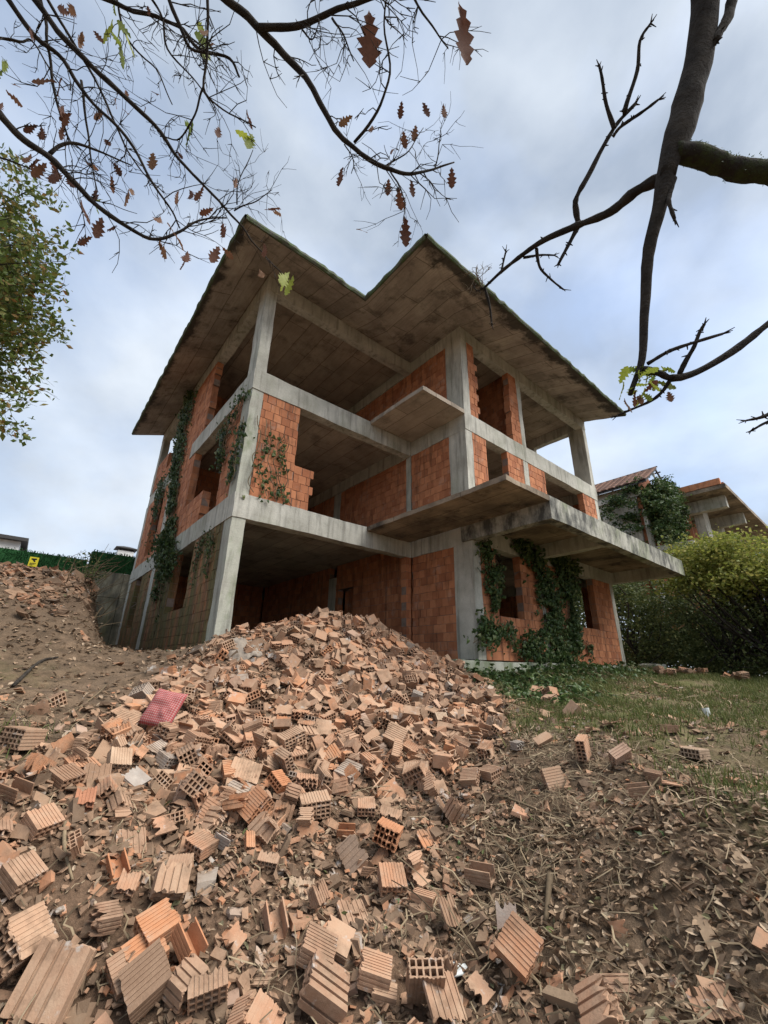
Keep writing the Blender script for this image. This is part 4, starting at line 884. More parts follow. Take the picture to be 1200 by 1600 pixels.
# the rest of the heap
keys = ['A', 'A2', 'B', 'B2', 'C', 'C', 'C2', 'C2', 'C3', 'C3', 'D', 'D', 'D2', 'E', 'E', 'E2', 'E2', 'E3', 'G', 'G2', 'G2', 'U', 'U', 'R2', 'R2']
cand = []
rxy = np.stack([rng.uniform(-3.4, 4.3, 30000), rng.uniform(-6.9, .4, 30000)], -1)
pd = polydist(rxy[:, 0], rxy[:, 1], RP)
fore = sstep(-4.0, -5.0, rxy[:, 1])
upl = sstep(.9, 0.0, rxy[:, 0]) * sstep(-2.2, -1.4, rxy[:, 1])            # the upper left flank is mostly fine chips
den = sstep(-.25, .35, pd) * (1 - .86 * fore) * (1 - .6 * upl) * (.55 + .45 * (vnoise(np.stack([rxy[:, 0] * 1.3, rxy[:, 1] * 1.3, rxy[:, 0] * 0 + 8], -1)) > -.45)) * .235
den = np.maximum(den, .004 * (pd > -1.2))
rxy = rxy[rng.random(len(rxy)) < den]
zz = H(rxy[:, 0], rxy[:, 1]); nn = Hn(rxy[:, 0], rxy[:, 1]); pxs, pys, dep = pxy(np.column_stack([rxy, zz]))
for i in range(len(rxy)):
    if dep[i] < 1.15: continue
    dm = np.hypot(*(placed - rxy[i]).T).min()
    if dm < .17: continue
    key = keys[rng.integers(len(keys))]; sc_ = rng.uniform(.66, 1.0)
    if dep[i] < 2.5:
        sc_ *= .82
        if TPL[key][0] == 'whole': key = 'C3'
    if len(cand) and False: pass
    layer = rng.choice([0, 0, 1]) * rng.uniform(.03, .09) * (1 - fore[0] * 0)
    up = Vector((0, 0, 1)).rotation_difference(Vector(nn[i])).to_matrix()
    tl = 16 if rng.random() < .6 else 42
    R_ = np.array(up @ Euler((0, 0, rng.uniform(0, 6.28))).to_matrix() @ Euler((math.radians(rng.normal(0, tl)), math.radians(rng.normal(0, tl)), 0)).to_matrix())
    z = zz[i] - ZBOT[key] * sc_ * .45 + layer + (.02 if tl == 42 else 0)
    cand.append((sc_ * (1 if TPL[key][0] in ('whole', 'half', 'corner') else .7) / dep[i], key, rxy[i, 0], rxy[i, 1], z, R_, sc_, pxs[i], pys[i]))
vis = [c_ for c_ in cand if -20 < c_[7] < 1220 and c_[8] < 1625]; vis.sort(key=lambda c_: -c_[0])
LOOK = {'A': 'five by two holed brick', 'A2': 'chipped two row brick', 'B': 'large thick brick', 'B2': 'thick three row brick', 'C': 'snapped half brick', 'C2': 'thick half brick', 'C3': 'short brick stub', 'D': 'brick missing its upper corner', 'D2': 'stepped brick corner', 'E': 'wide ridged plate', 'E2': 'jagged thin plate', 'E3': 'small brick chip plate', 'G': 'square ribbed shard', 'G2': 'ribbed shard with side lip', 'U': 'open brick channel', 'R': 'coarse ribbed block', 'R2': 'coarse ribbed half block'}
MARK = [(248, 1120, 'the checked cushion'), (372, 1015, 'the crumpled sack'), (535, 975, 'the heap crest'), (640, 1005, 'the end of the inner brick wall'), (700, 1035, 'the mossy slab edge'), (755, 1050, 'the foot of the grey corner column'), (1119, 1144, 'the plastic bottle'), (450, 995, 'the dark ground floor room')]
SHORT = {490: 'the largest ridged brick', 606: 'the tilted dense holed brick', 495: 'the horizontally ridged brick face', 815: 'the tipped brick', 958: 'the half sunk ridged plate', 262: 'the upright ribbed brick', 240: 'the tumbled stack', 66: 'the big ribbed block', 28: 'the mortared brick at the margin', 62: 'the smooth topped brick', 150: 'the propped brown slab', 182: 'the brick leaning uphill', 765: 'the last holed brick', 690: 'the pale square brick', 602: 'the whitish plastered block', 440: 'the orange upturned plate', 915: 'the brick on its side', 1088: 'the pale brick on grass', 555: 'the five sided plate', 750: 'the three ribbed channel', 710: 'the curved shell fragment', 312: 'the ten hole brick', 435: 'the vivid orange brick', 418: 'the small upright half brick'}
MARK += [(a_[0], a_[1], SHORT[a_[0]]) for a_ in MAN if a_[0] in SHORT]
nI = 290 - len(MAN); keyed = {}; group_tint = False
for c_ in vis[:nI]:
    _, key, x, y, z, R_, sc_, a, b_ = c_
    dd = [(math.hypot(a - mx_, (b_ - my_) * 1.2), mx_, my_, nm_) for mx_, my_, nm_ in MARK]; dmin_, mx_, my_, nm_ = min(dd)
    dx, dy = a - mx_, b_ - my_
    way = 'right of' if dx > abs(dy) else 'left of' if -dx > abs(dy) else 'below' if dy > 0 else 'above'
    tz = abs(R_[2, 2]); post = 'lying flat' if tz > .9 else 'tilted' if tz > .6 else 'on edge'
    keyed.setdefault((LOOK[key], post, way, nm_), []).append((dmin_, c_))
ORD = ['nearest', 'second', 'third', 'fourth', 'fifth', 'sixth', 'seventh', 'eighth', 'ninth', 'tenth', 'eleventh', 'twelfth']
for (lk, post, way, nm_), lst in keyed.items():
    lst.sort(key=lambda t: t[0])
    for i, (_, c_) in enumerate(lst):
        _, key, x, y, z, R_, sc_, a, b_ = c_
        lab = f'{lk} {post} {way} {nm_}' if len(lst) == 1 else f'{ORD[min(i, 11)]} {lk} {post} {way} {nm_}'
        place_brick(key, x, y, z, R_, lab, 'broken hollow bricks on the rubble heap', sc_)
m = MB()
for c_ in vis[nI:] + [c_ for c_ in cand if not (-20 < c_[7] < 1220 and c_[8] < 1625)]:
    _, key, x, y, z, R_, sc_, a, b_ = c_
    V, F = LO[key]; m.add(V @ R_.T * sc_ + (x, y, z), F)
o = m.build('brick_rubble', M_RUB, None); tag(o, 'smaller and farther broken bricks packed through the rubble heap', None, None, 'stuff')

# ------------------------------------------------------------------ chips, litter, twigs, grass
def ground_pts(n, x0, x1, y0, y1, dens, dmin=1.1):
    x = rng.uniform(x0, x1, n); y = rng.uniform(y0, y1, n); kk = rng.random(n) < dens(x, y); x, y = x[kk], y[kk]
    z = H(x, y); px, py, d = pxy(np.column_stack([x, y, z])); ok = (d > dmin) & (px > -150) & (px < 1350) & (py < 1800); return np.column_stack([x, y, z])[ok]
def aligned(pos, tilt):
    n = Hn(pos[:, 0], pos[:, 1]) + rng.normal(0, tilt, (len(pos), 3)) * [1, 1, .3]; R = frame_z(n); return R @ rotm(np.zeros(len(pos)), np.zeros(len(pos)), rng.uniform(0, 6.28, len(pos)))
def chipt(seed):
    r = np.random.default_rng(seed); V = boxv(-.5, .5, -.35, .35, -.12, .12); V += r.uniform(-.16, .16, V.shape) * [1, 1, .45]; return V
m = MB(); inR = lambda x, y: sstep(-.4, .25, polydist(x, y, RP))
for s_ in range(6):
    p = ground_pts(13000, -3.4, 4.4, -6.9, .5, lambda x, y: inR(x, y) * .46 + .008); n = len(p)
    sz = np.exp(rng.normal(math.log(.042), .55, n)) * (1 - .38 * sstep(-3.6, -4.8, p[:, 1])); p[:, 2] += rng.uniform(0, .03, n); scatter(m, chipt(s_), BOXF, p, aligned(p, .5), sz)
for s_ in range(3):                                                              # bank at the left
    p = ground_pts(5200, -6.5, -1.3, .4, 9.5, lambda x, y: sstep(-1.35, -1.8, x) * sstep(.9, 2.2, y + .6 * vnoise(np.stack([x * 2, y * 2, x * 0], -1)))); n = len(p)
    scatter(m, chipt(s_ + 9), BOXF, p + [0, 0, .02], aligned(p, .5), np.exp(rng.normal(math.log(.06), .5, n)))
p = ground_pts(26000, -4, 9, -9, -2, lambda x, y: .1 + .5 * (vnoise(np.stack([x * 1.7, y * 1.7, x * 0 + 11], -1)) > 0)); scatter(m, chipt(33), BOXF, p + [0, 0, .005], aligned(p, .3), np.exp(rng.normal(math.log(.032), .5, len(p))))
tag(m.build('brick_chips', M_CHIP), 'carpet of fine brick chips and crumbs over the heap and bank', None, None, 'stuff')
LT = np.array([(0, 0, 0), (.22, .3, .10), (.20, .65, .14), (0, 1, .0), (-.20, .65, .12), (-.22, .3, .12), (0, .5, .0)]); LF = np.array([[0, 1, 6], [1, 2, 6], [2, 3, 6], [3, 4, 6], [4, 5, 6], [5, 0, 6]])
m = MB()
patch = lambda x, y: .12 + .88 * sstep(-.2, .45, vnoise(np.stack([x * 1.1, y * 1.1, x * 0 + 4], -1)))
p = ground_pts(85000, -6, 9, -9, -1.5, lambda x, y: (1 - .72 * inR(x, y)) * patch(x, y) * (.5 - .35 * grass_amount(x, y))); leaf_scatter(m, p + [0, 0, .012], .052, .5, LT, LF)
p = ground_pts(26000, -4.5, 1.8, -7.6, -4.2, lambda x, y: (1 - .3 * inR(x, y)) * (.3 + .7 * patch(x, y)) * .9); leaf_scatter(m, p + [0, 0, .014], .044, .5, LT, LF)
p = ground_pts(16000, -6, 0, -3.6, 6, lambda x, y: .2 + .5 * patch(x, y)); leaf_scatter(m, p + [0, 0, .012], .07, .4, LT, LF)
tag(m.build('leaf_litter', M_LITTER), 'brown dead leaf litter strewn over the slope', None, None, 'stuff')
def straws(n, x0, x1, y0, y1, dens, l0, l1, r0):
    p = ground_pts(n, x0, x1, y0, y1, dens); n = len(p); s = np.linspace(-1, 1, 5); T = []
    a = np.arange(4) * math.pi / 2; V = np.concatenate([np.column_stack([np.cos(a) * r0, np.full(4, t * .5), np.sin(a) * r0 + .12 * (1 - t * t)]) for t in s])
    F = np.array([[i * 4 + k_, i * 4 + (k_ + 1) % 4, (i + 1) * 4 + (k_ + 1) % 4, (i + 1) * 4 + k_] for i in range(4) for k_ in range(4)])
    V[8:12, 0] += .012; V[4:8, 0] -= .006
    L_ = rng.uniform(l0, l1, n); scatter(m, V, F, p + [0, 0, .01], aligned(p, .35), np.column_stack([rng.uniform(.6, 1.6, n), L_, L_ * rng.uniform(.3, 1, n)]))
m = MB(); straws(60000, -5, 9, -9, -1.5, lambda x, y: (1 - .8 * inR(x, y)) * patch(x + 5, y) ** 2 * .4, .05, .32, .0024); straws(9000, -4.5, 2, -7.6, -4, lambda x, y: (1 - .6 * inR(x, y)) * .5 + 0 * x, .06, .3, .0028)
straws(500, -5, 9, -9, -2, lambda x, y: (1 - .9 * inR(x, y)) * .5, .4, .9, .005)
tag(m.build('straw_and_twigs', M_STRAW), 'dry straw, roots and twigs scattered across the soil', None, None, 'stuff')
GT = np.array([(-.5, 0, 0), (.5, 0, 0), (.3, .12, .6), (-.3, .12, .6), (0, .42, 1)]); 
m = MB(); 
gp = ground_pts(170000, -6, 14, -9.5, -1.9, lambda x, y: grass_amount(x, y) * sstep(-.7, .25, vnoise(np.stack([x * 1.6, y * 1.6, x * 0 + 2], -1)) + .25 * vnoise(np.stack([x * 6, y * 6, x * 0], -1))) )
n = len(gp); Rg = rotm(rng.normal(0, .25, n), rng.normal(0, .25, n), rng.uniform(0, 6.28, n)); sg_ = np.column_stack([rng.uniform(.006, .012, n), rng.uniform(.06, .15, n), rng.uniform(.05, .14, n)])
X = np.einsum('nij,nkj->nki', Rg, GT[None] * sg_[:, None, :]) + gp[:, None, :]; b0 = (np.arange(n) * 5)[:, None]
m.add(X.reshape(-1, 3), np.array([[0, 1, 2, 3]]) + b0, np.array([[3, 2, 4]]) + b0)
tag(m.build('rough_grass', M_GRASS), 'short rough grass growing on the right of the slope', None, None, 'stuff')
m = MB()
p = ground_pts(6000, 4.0, 11, -4.6, -1.95, lambda x, y: sstep(-3.9, -2.3, y + .35 * vnoise(np.stack([x * 1.4, y, x * 0], -1))) * .75); p[:, 2] += np.abs(rng.normal(0, .09, len(p))); leaf_scatter(m, p, .085, .55, IVYT, IVYF)
p = ground_pts(2600, 3.4, 5.4, -4.2, -2.0, lambda x, y: patch(x, y) * .7); p[:, 2] += np.abs(rng.normal(0, .05, len(p))); leaf_scatter(m, p, .085, .6, IVYT, IVYF)
p = ground_pts(2500, -3.5, 6, -7.8, -4, lambda x, y: .16 * (vnoise(np.stack([x * 2.1, y * 2.1, x * 0 + 7], -1)) > .45)); leaf_scatter(m, p + [0, 0, .02], .042, .5, IVYT, IVYF)
tag(m.build('ground_ivy', M_IVY), 'creeping ivy leaves spreading over the ground below the right wing', None, None, 'stuff')

# ------------------------------------------------------------------ loose things lying about
def on_ground(px, py): X, _ = ray_ground(px, py); return X
k = N('gingham_cloth', 0.9); tcn = k.n('ShaderNodeTexCoord').outputs['Object']; sx, sy, sz_ = k.sep(tcn)
fx = k.math('GREATER_THAN', k.math('FRACT', k.math('MULTIPLY', sx, 55.0)), .5); fz = k.math('GREATER_THAN', k.math('FRACT', k.math('MULTIPLY', sz_, 55.0)), .5)
M_GING = k.done(k.ramp(k.math('MULTIPLY', k.math('ADD', fx, fz), .5), [(0, (0.36, 0.23, 0.21)), (.5, (0.33, 0.10, 0.095)), (1, (0.28, 0.045, 0.045))]), k.noise(30, 3), .3, .01)
u = np.linspace(-1, 1, 25); U, Vv = np.meshgrid(u, u, indexing='ij'); env = np.clip((1 - U ** 4) * (1 - Vv ** 4), 0, 1) ** .5
fr = MB(); pinch = 1 - .07 * (np.abs(U) * 0 + Vv ** 2) * (1 - U ** 2 * 0)
XX = .15 * U * (1 - .05 * (1 - Vv ** 2)); ZZ = .165 * Vv * (1 - .05 * (1 - U ** 2)); wr = .012 * vnoise(np.stack([U * 3, Vv * 3, U * 0], -1))
I = np.arange(625).reshape(25, 25); F = np.stack([I[:-1, :-1], I[1:, :-1], I[1:, 1:], I[:-1, 1:]], -1).reshape(-1, 4)
fr.add(np.stack([XX, -.055 * env + wr * env, ZZ], -1).reshape(-1, 3), F); fr.add(np.stack([XX, .055 * env + wr * env, ZZ], -1).reshape(-1, 3), F[:, ::-1])
o = fr.build('checked_cushion', M_GING, None, True); X = on_ground(248, 1146); o.location = X + np.array([0, 0, .2]); o.rotation_euler = (math.radians(-30), math.radians(9), YAW0 + math.radians(-6))
tag(o, 'red and white checked cushion resting against the left edge of the rubble', 'cushion')
k = N('dirty_cloth', 0.95); M_RAG = k.done(k.mix(k.noise(6, 5), (0.16, 0.12, 0.09), (0.34, 0.30, 0.25)), k.noise(18, 5), .6, .02)
u = np.linspace(0, 1, 30); U, Vv = np.meshgrid(u, u, indexing='ij'); X = on_ground(372, 1012)
gxx = X[0] - .2 + U * .42; gyy = X[1] - .35 + Vv * .55; V = np.stack([gxx, gyy, H(gxx, gyy) + .02 + .05 * np.sin(np.pi * U) * np.sin(np.pi * Vv) + .05 * fbm(np.stack([U * 6, Vv * 5, U * 0], -1), 3)], -1).reshape(-1, 3)
I = np.arange(900).reshape(30, 30); m = MB(); m.add(V, np.stack([I[:-1, :-1], I[1:, :-1], I[1:, 1:], I[:-1, 1:]], -1).reshape(-1, 4)); me = m.mesh('crumpled_sack', True)
o = link('crumpled_sack', me, None, M_RAG); sdm = o.modifiers.new('thickness', 'SOLIDIFY'); sdm.thickness = .008
tag(o, 'crumpled dirty white sack cloth at the top left of the heap', 'sack')
k = N('plastic_bottle', 0.25); M_PLAS = k.done(k.mix(k.noise(9, 3), (0.55, 0.58, 0.56), (0.68, 0.70, 0.68)))
bt_ = tag(empty('plastic_bottle', on_ground(1119, 1144) + np.array([0, 0, .035])), 'empty white plastic bottle lying in the grass at right', 'bottle')
prof = [(0, .0), (.0, .03), (.02, .036), (.07, .033), (.12, .036), (.16, .034), (.19, .018), (.205, .013), (.225, .013), (.226, 0)]
m = MB(); d = CR * .9 + CF * -.25; d[2] = -.12; d /= np.linalg.norm(d); B = np.array(bt_.location); tube(m, [B + d * (a - .11) for a, r in prof], [max(r, .001) for a, r in prof], 10); m.build('bottle_body', M_PLAS, bt_, True)
m = MB(); tube(m, [B + d * .112, B + d * .134], [.015, .015], 10); m.build('bottle_cap', M_DARK, bt_)
m = MB(); X = on_ground(1106, 1122); tube(m, [X + (0, 0, .01), X + (.01, .0, .05), X + (.015, .01, .1)], [.028, .034, .04], 10); o = m.build('plastic_cup', M_PLAS); tag(o, 'small crushed white cup in the grass behind the bottle', 'cup')
m = MB(); X = on_ground(712, 1522); V, F = pebble(X + (0, 0, .02), np.array([.07, .05, .012]), 3); m.add(V, F); tag(m.build('white_scrap', M_PLAS, None, True), 'crumpled pale scrap lying in leaves left of the tipped brick', 'litter')
k = N('weathered_wood', .9); M_WOOD = k.done(k.mix(k.noise(6, 5, sc=(1, 1, 1)), (0.16, 0.11, 0.07), (0.34, 0.24, 0.155)), k.noise(40, 4), .4, .01)
def plank(a, b, w, t, label, name='plank'):
    A, B_ = on_ground(*a), on_ground(*b); d = B_ - A; L_ = np.linalg.norm(d); d /= L_; n = Hn(A[0:1], A[1:2])[0]; s = np.cross(d, n); s /= np.linalg.norm(s); n = np.cross(s, d)
    m = MB(); V = boxv(0, L_, -w / 2, w / 2, 0, t); V[:, 1] += rng.uniform(-.006, .006, 8); m.add(A + V[:, :1] * d + V[:, 1:2] * s + V[:, 2:] * n + n * .012, BOXF); tag(m.build(name, M_WOOD), label, 'wood')
plank((1140, 1327), (1172, 1366), .05, .012, 'pale flat splinter of wood on the bare soil at the right edge')
plank((1095, 1440), (1125, 1492), .05, .012, 'greyish flat batten half buried in the bottom right slope')
plank((885, 1425), (940, 1455), .02, .014, 'thin split lath lying in the litter at lower right')
plank((955, 1600), (858, 1566), .045, .03, 'round edged pole stub under the tipped brick at the bottom')
plank((240, 1040), (232, 1085), .05, .03, 'short board stuck in the soil above the checked cushion')
def stick(pts, r, label, mat_=M_STRAW):
    p = np.array([on_ground(*q) + (0, 0, r * 1.2) for q in pts]); p[1:-1, 2] += .02; m = MB(); tube(m, smooth_path(p, 4), np.linspace(r, r * .5, (len(p) - 1) * 4 + 1), 6); tag(m.build('fallen_stick', mat_, None, True), label, 'stick')
stick([(282, 1019), (310, 1010), (345, 1008)], .014, 'pale stick lying on the concrete block at the left corner column')
stick([(100, 1290), (98, 1340), (112, 1380)], .012, 'bent pale root curving at the left between bricks')
stick([(860, 1375), (858, 1415), (853, 1450)], .02, 'thick pale root stub at lower right of the centre')
stick([(780, 1245), (820, 1265), (880, 1290), (910, 1290)], .010, 'long curved root right of the heap')
stick([(640, 1490), (680, 1490), (685, 1540), (650, 1545)], .006, 'curled wiry root in the bottom centre')
stick([(1090, 1345), (1130, 1380), (1180, 1420), (1200, 1450)], .009, 'long thin cane running down the right slope')
stick([(110, 1118), (150, 1090), (168, 1070)], .010, 'thin twig on the bare soil left of the cushion')
stick([(20, 1075), (60, 1040), (90, 1030)], .02, 'dark dead limb on the soil at the left edge', M_BARK)
cpart('foundation_block', M_CONC_GREEN, None, (-.62, -.13, -.42, .3, -.45, .0), seg=.12, j=.03); o = bpy.data.objects['foundation_block']; tag(o, 'rough concrete block at the foot of the left corner column', 'concrete block')
cpart('concrete_slab_piece', M_CONC, None, (12.1, 12.9, -2.6, -2.1, -.15, .06), seg=.15, j=.02); tag(bpy.data.objects['concrete_slab_piece'], 'flat pale concrete slab piece at the far right corner of the house', 'concrete block')
for i, (px, py, lab) in enumerate([(1050, 1053, 'row of red bricks edge nearest the house at the foot of the bushes'), (1085, 1055, 'broken red brick mound in front of the dark bushes'), (1150, 1062, 'orange brick heap at the right margin below the bushes')]):
    X = on_ground(px, py); t = tag(empty('brick_heap', X), lab, 'brick heap')
    for q in range(9):
        key = ['A', 'C', 'E'][q % 3]; o = bpy.data.objects.new('brick', HI[key]); COL.objects.link(o); o.parent = t; o.location = (rng.uniform(-.5, .5), rng.uniform(-.25, .25), rng.uniform(.02, .14)); o.rotation_euler = (rng.normal(0, .3), rng.normal(0, .3), rng.uniform(0, 6))
# dry scrub on the edge of the bank, small weeds
m = MB()
for q in range(46):
    b0_ = np.array([-1.75 + rng.normal(0, .22), rng.uniform(2.0, 5.5), 0]); b0_[2] = H(b0_[0], b0_[1]); e = b0_ + (rng.normal(.25, .35), rng.normal(0, .3), rng.uniform(.2, .75)); tube(m, smooth_path([b0_, (b0_ + e) / 2 + rng.normal(0, .1, 3), e], 4), np.linspace(.012, .003, 9), 5)
t = tag(empty('dry_scrub', (-1.7, 3.5, 1.3)), 'tangle of dry bare scrub on the edge of the rubble bank', 'shrub'); m.build('stems', M_VINE, t, kind='stuff')
m = MB(); clumps(m, (-1.7, 3.6, 1.75), (.3, 1.2, .3), 22, 14, .1, .06); m.build('leaves', M_TREEDK, t, kind='stuff')
# ------------------------------------------------------------------ overhanging oak branches
st = np.linspace(0, 1, 12); hw = np.array([.015, .05, .12, .07, .19, .11, .27, .15, .26, .13, .16, .02])
OV = []; 
for i, (t_, w_) in enumerate(zip(st, hw)): OV += [(-w_, t_ + .03 * (i % 2), .10 * w_ - .18 * t_ * t_ + .05 * math.sin(t_ * 7)), (0, t_, -.18 * t_ * t_), (w_, t_ + .03 * (i % 2), .35 * w_ - .18 * t_ * t_ + .05 * math.sin(t_ * 6 + 1))]
OAKV = np.array(OV); OAKF = np.array([[i * 3 + j, i * 3 + j + 1, i * 3 + j + 4, i * 3 + j + 3] for i in range(11) for j in range(2)])
oak_b = npmesh('oak_leaf', OAKV, [OAKF], True); oak_b.materials.append(M_OAKBROWN); oak_g = npmesh('oak_leaf_green', OAKV, [OAKF], True); oak_g.materials.append(M_OAKGREEN)
def world_path(pts, d0, d1, wig=.012):
    n = len(pts); p = np.array([P(px, py, d0 + (d1 - d0) * i / (n - 1)) for i, (px, py) in enumerate(pts)]); q = smooth_path(p, 5)
    return q + wig * np.stack([vnoise(q * 9 + 5 * a) for a in range(3)], -1)
def bough(mb_or_parent, pts, d0, d1, r0, r1, name='branch', mat_=M_BARK, pre=None, seg=8, wig=.010, knob=.12):
    q = world_path(pts, d0, d1, wig)
    if pre is not None: q = np.vstack([smooth_path(np.vstack([pre, q[0]]), 5)[:-1], q])
    n = len(q); r = (np.interp(np.linspace(0, 1, n), np.linspace(0, 1, len(r0)), r0) if isinstance(r0, (list, tuple)) else np.linspace(r0, r1, n)) * (1 + knob * np.array([vnoise(np.array([i * .9, n * 1.7, 3.])) for i in range(n)]))
    m = MB(); tube(m, q, r, seg); m.build(name, mat_, mb_or_parent, True); return q, r
def twigs(m, q, n, lmin, lmax, r=.0024, sub=2, bias=None, start=.1):
    tips = []
    for _ in range(n):
        i = int(rng.uniform(start, .98) * (len(q) - 1)); t = q[min(i + 1, len(q) - 1)] - q[max(i - 1, 0)]; t /= np.linalg.norm(t) + 1e-9
        side = rng.normal(size=3); side -= t * (side @ t); side /= np.linalg.norm(side); d = t * rng.uniform(.3, .9) + side * rng.uniform(.5, 1.0); d /= np.linalg.norm(d)
        L_ = rng.uniform(lmin, lmax); s = [q[i]]
        for k_ in range(5): d = d + rng.normal(0, .28, 3); d /= np.linalg.norm(d); s.append(s[-1] + d * L_ / 5)
        s = np.array(s); tube(m, s, np.linspace(r, r * .45, 6), 4, False); tips.append((s[-1], d))
        for _ in range(sub):
            j = rng.integers(1, 5); dd = d + rng.normal(0, .7, 3); dd /= np.linalg.norm(dd); e = s[j] + dd * L_ * rng.uniform(.2, .45); tube(m, np.array([s[j], (s[j] + e) / 2 + rng.normal(0, .006, 3), e]), [r * .7, r * .55, r * .4], 4, False); tips.append((e, dd))
            tube(m, np.array([s[j] + dd * .002, s[j] + (dd + rng.normal(0, .6, 3)) * .02]), [r * .9, r * .4], 4, False)
    return tips
def oakleaf(parent, pos, size, green=False, down=.8, name='leaf', face=False):
    o = bpy.data.objects.new(name, oak_g if green else oak_b); COL.objects.link(o); o.parent = parent; o.matrix_parent_inverse = Matrix.Translation(-Vector(parent_world(parent)))
    d = Vector(rng.normal(0, .5, 3)); d.z -= down * 1.4; d.normalize(); z = Vector(rng.normal(size=3))
    if face: d = Vector(-CU) + Vector(rng.normal(0, .18, 3)); d.normalize(); z = Vector(-CF) + Vector(rng.normal(0, .3, 3))
    x = d.cross(z).normalized(); z = x.cross(d)
    R_ = Matrix((x, d, z)).transposed().to_4x4(); R_.translation = Vector(pos); o.matrix_basis = R_ @ Matrix.Scale(size, 4)
ground_z = lambda p: float(H0(np.array(p[0]), np.array(p[1])))
# the oak at the left, its trunk outside the picture
tl_ = CAM - CR * 3.0 + CF * .5; tl_[2] = ground_z(tl_)
oak1 = tag(empty('oak_tree', tl_), 'oak whose nearly bare twiggy branches hang across the top left', 'tree')
hub = CAM - CR * 2.2 + CF * .9 + np.array([0, 0, 3.6]); hub2 = CAM - CR * .3 + CF * .6 + np.array([0, 0, 4.0])
m = MB(); tube(m, smooth_path([tl_ - (0, 0, .3), tl_ + (.1, .05, 1.5), tl_ + (.1, .1, 3.0), hub], 5), np.linspace(.22, .10, 16), 10); m.build('trunk', M_BARK, oak1, True)
m = MB(); tube(m, smooth_path([hub, (hub + hub2) / 2 + (0, 0, .15), hub2], 5), np.linspace(.09, .05, 11), 8); m.build('limb', M_BARK, oak1, True)
LB = [ # pts, d0, d1, r0, r1
 ([(342, -10), (400, 40), (475, 120), (537, 217), (600, 262), (640, 273), (675, 265), (707, 255)], 2.3, 2.6, .022, .004, 1),
 ([(400, 42), (460, 40), (510, 22), (560, 5), (610, -14)], 2.32, 2.2, .014, .009, None),
 ([(45, -12), (100, 60), (155, 115), (215, 170), (245, 200), (280, 250), (320, 290), (370, 345), (400, 385), (445, 432)], 2.4, 2.9, .017, .003, 0),
 ([(5, -8), (55, 55), (90, 85), (135, 150), (200, 215), (235, 280), (270, 330), (284, 356)], 2.4, 2.8, .014, .004, 0),
 ([(-15, 162), (30, 210), (75, 245), (120, 290), (155, 325), (200, 355), (240, 372), (280, 362), (310, 342), (355, 340)], 2.2, 2.7, .019, .004, 0),
 ([(60, -8), (75, 55), (82, 130), (100, 200), (108, 225)], 2.5, 2.6, .010, .004, 0),
 ([(150, -8), (220, 20), (280, 40), (310, 75), (360, 92), (375, 120)], 2.4, 2.5, .012, .006, 1),
 ([(262, -8), (285, 45), (300, 75), (330, 85)], 2.3, 2.4, .011, .006, 1),
 ([(325, -8), (325, 65), (320, 135), (350, 170), (398, 200)], 2.2, 2.4, .008, .003, 1),
 ([(320, 135), (305, 180), (282, 215), (252, 216)], 2.3, 2.5, .005, .003, None),
 ([(70, -8), (120, 75), (160, 150), (190, 215), (215, 260), (258, 303)], 2.5, 2.8, .009, .003, 0),
 ([(78, 240), (108, 223), (150, 235), (205, 258)], 2.35, 2.5, .009, .003, None),
 ([(125, 125), (140, 225), (150, 297)], 2.6, 2.6, .006, .003, None),
 ([(365, 328), (400, 313), (425, 295)], 2.8, 2.8, .004, .002, None), ([(370, 320), (372, 285), (395, 234)], 2.8, 2.7, .004, .002, None),
 ([(552, 220), (590, 175), (607, 115), (600, 40), (606, -10)], 2.5, 2.3, .007, .004, None), ([(600, 262), (640, 235), (660, 200)], 2.55, 2.6, .004, .002, None),
 ([(612, 268), (633, 318), (632, 345)], 2.55, 2.5, .004, .002, None), ([(680, 262), (687, 225), (690, 212)], 2.6, 2.6, .003, .002, None), ([(645, -8), (680, 50), (700, 78)], 2.2, 2.3, .007, .003, 1),
 ([(520, 28), (535, 52), (553, 95)], 2.3, 2.3, .005, .003, None), ([(470, 45), (487, 60), (500, 32)], 2.3, 2.3, .004, .002, None), ([(538, 224), (551, 255), (548, 270)], 2.5, 2.5, .003, .002, None),
 ([(-12, 60), (30, 66), (48, 62), (70, 95), (100, 140)], 2.6, 2.7, .006, .003, None), ([(-12, 240), (40, 262), (80, 275)], 2.5, 2.6, .005, .002, None), ([(180, -8), (200, 60), (245, 110), (268, 165)], 2.5, 2.7, .007, .003, 1), ([(232, -8), (255, 30), (262, 75), (300, 120), (335, 168)], 2.3, 2.5, .007, .003, 1)]
tw = MB(); tips = []
for pts, d0, d1, r0, r1, pr in LB:
    pre = None
    if pr is not None:
        h_ = hub2 if pr else hub; a = P(*pts[0], d0); b_ = P(*pts[1], d0); pre = np.array([h_, a + (a - b_) / np.linalg.norm(a - b_) * .35])
    q, r = bough(oak1, pts, d0, d1, r0 * 1.25, r1 * 1.1, pre=pre); qq = q[-(len(pts) - 1) * 5 - 1:]
    tips += twigs(tw, qq, int(3 + len(pts) * 1.9), .10, .42, max(.0018, min(.0032, r1 * .8)), 2)
tw.build('twig', M_BARK, oak1, True, kind='stuff')
for px, py, L_, d in [(578, 20, .27, 2.3), (716, 5, .24, 2.0), (632, 338, .16, 2.5), (622, 292, .12, 2.55), (706, 262, .12, 2.6), (660, 160, .10, 2.6), (628, 158, .09, 2.6), (650, 196, .10, 2.6), (630, 205, .10, 2.6), (641, 280, .10, 2.6), (608, 280, .10, 2.6), (537, 262, .12, 2.5)]: oakleaf(oak1, P(px, py, d), L_, down=1.2, face=True)
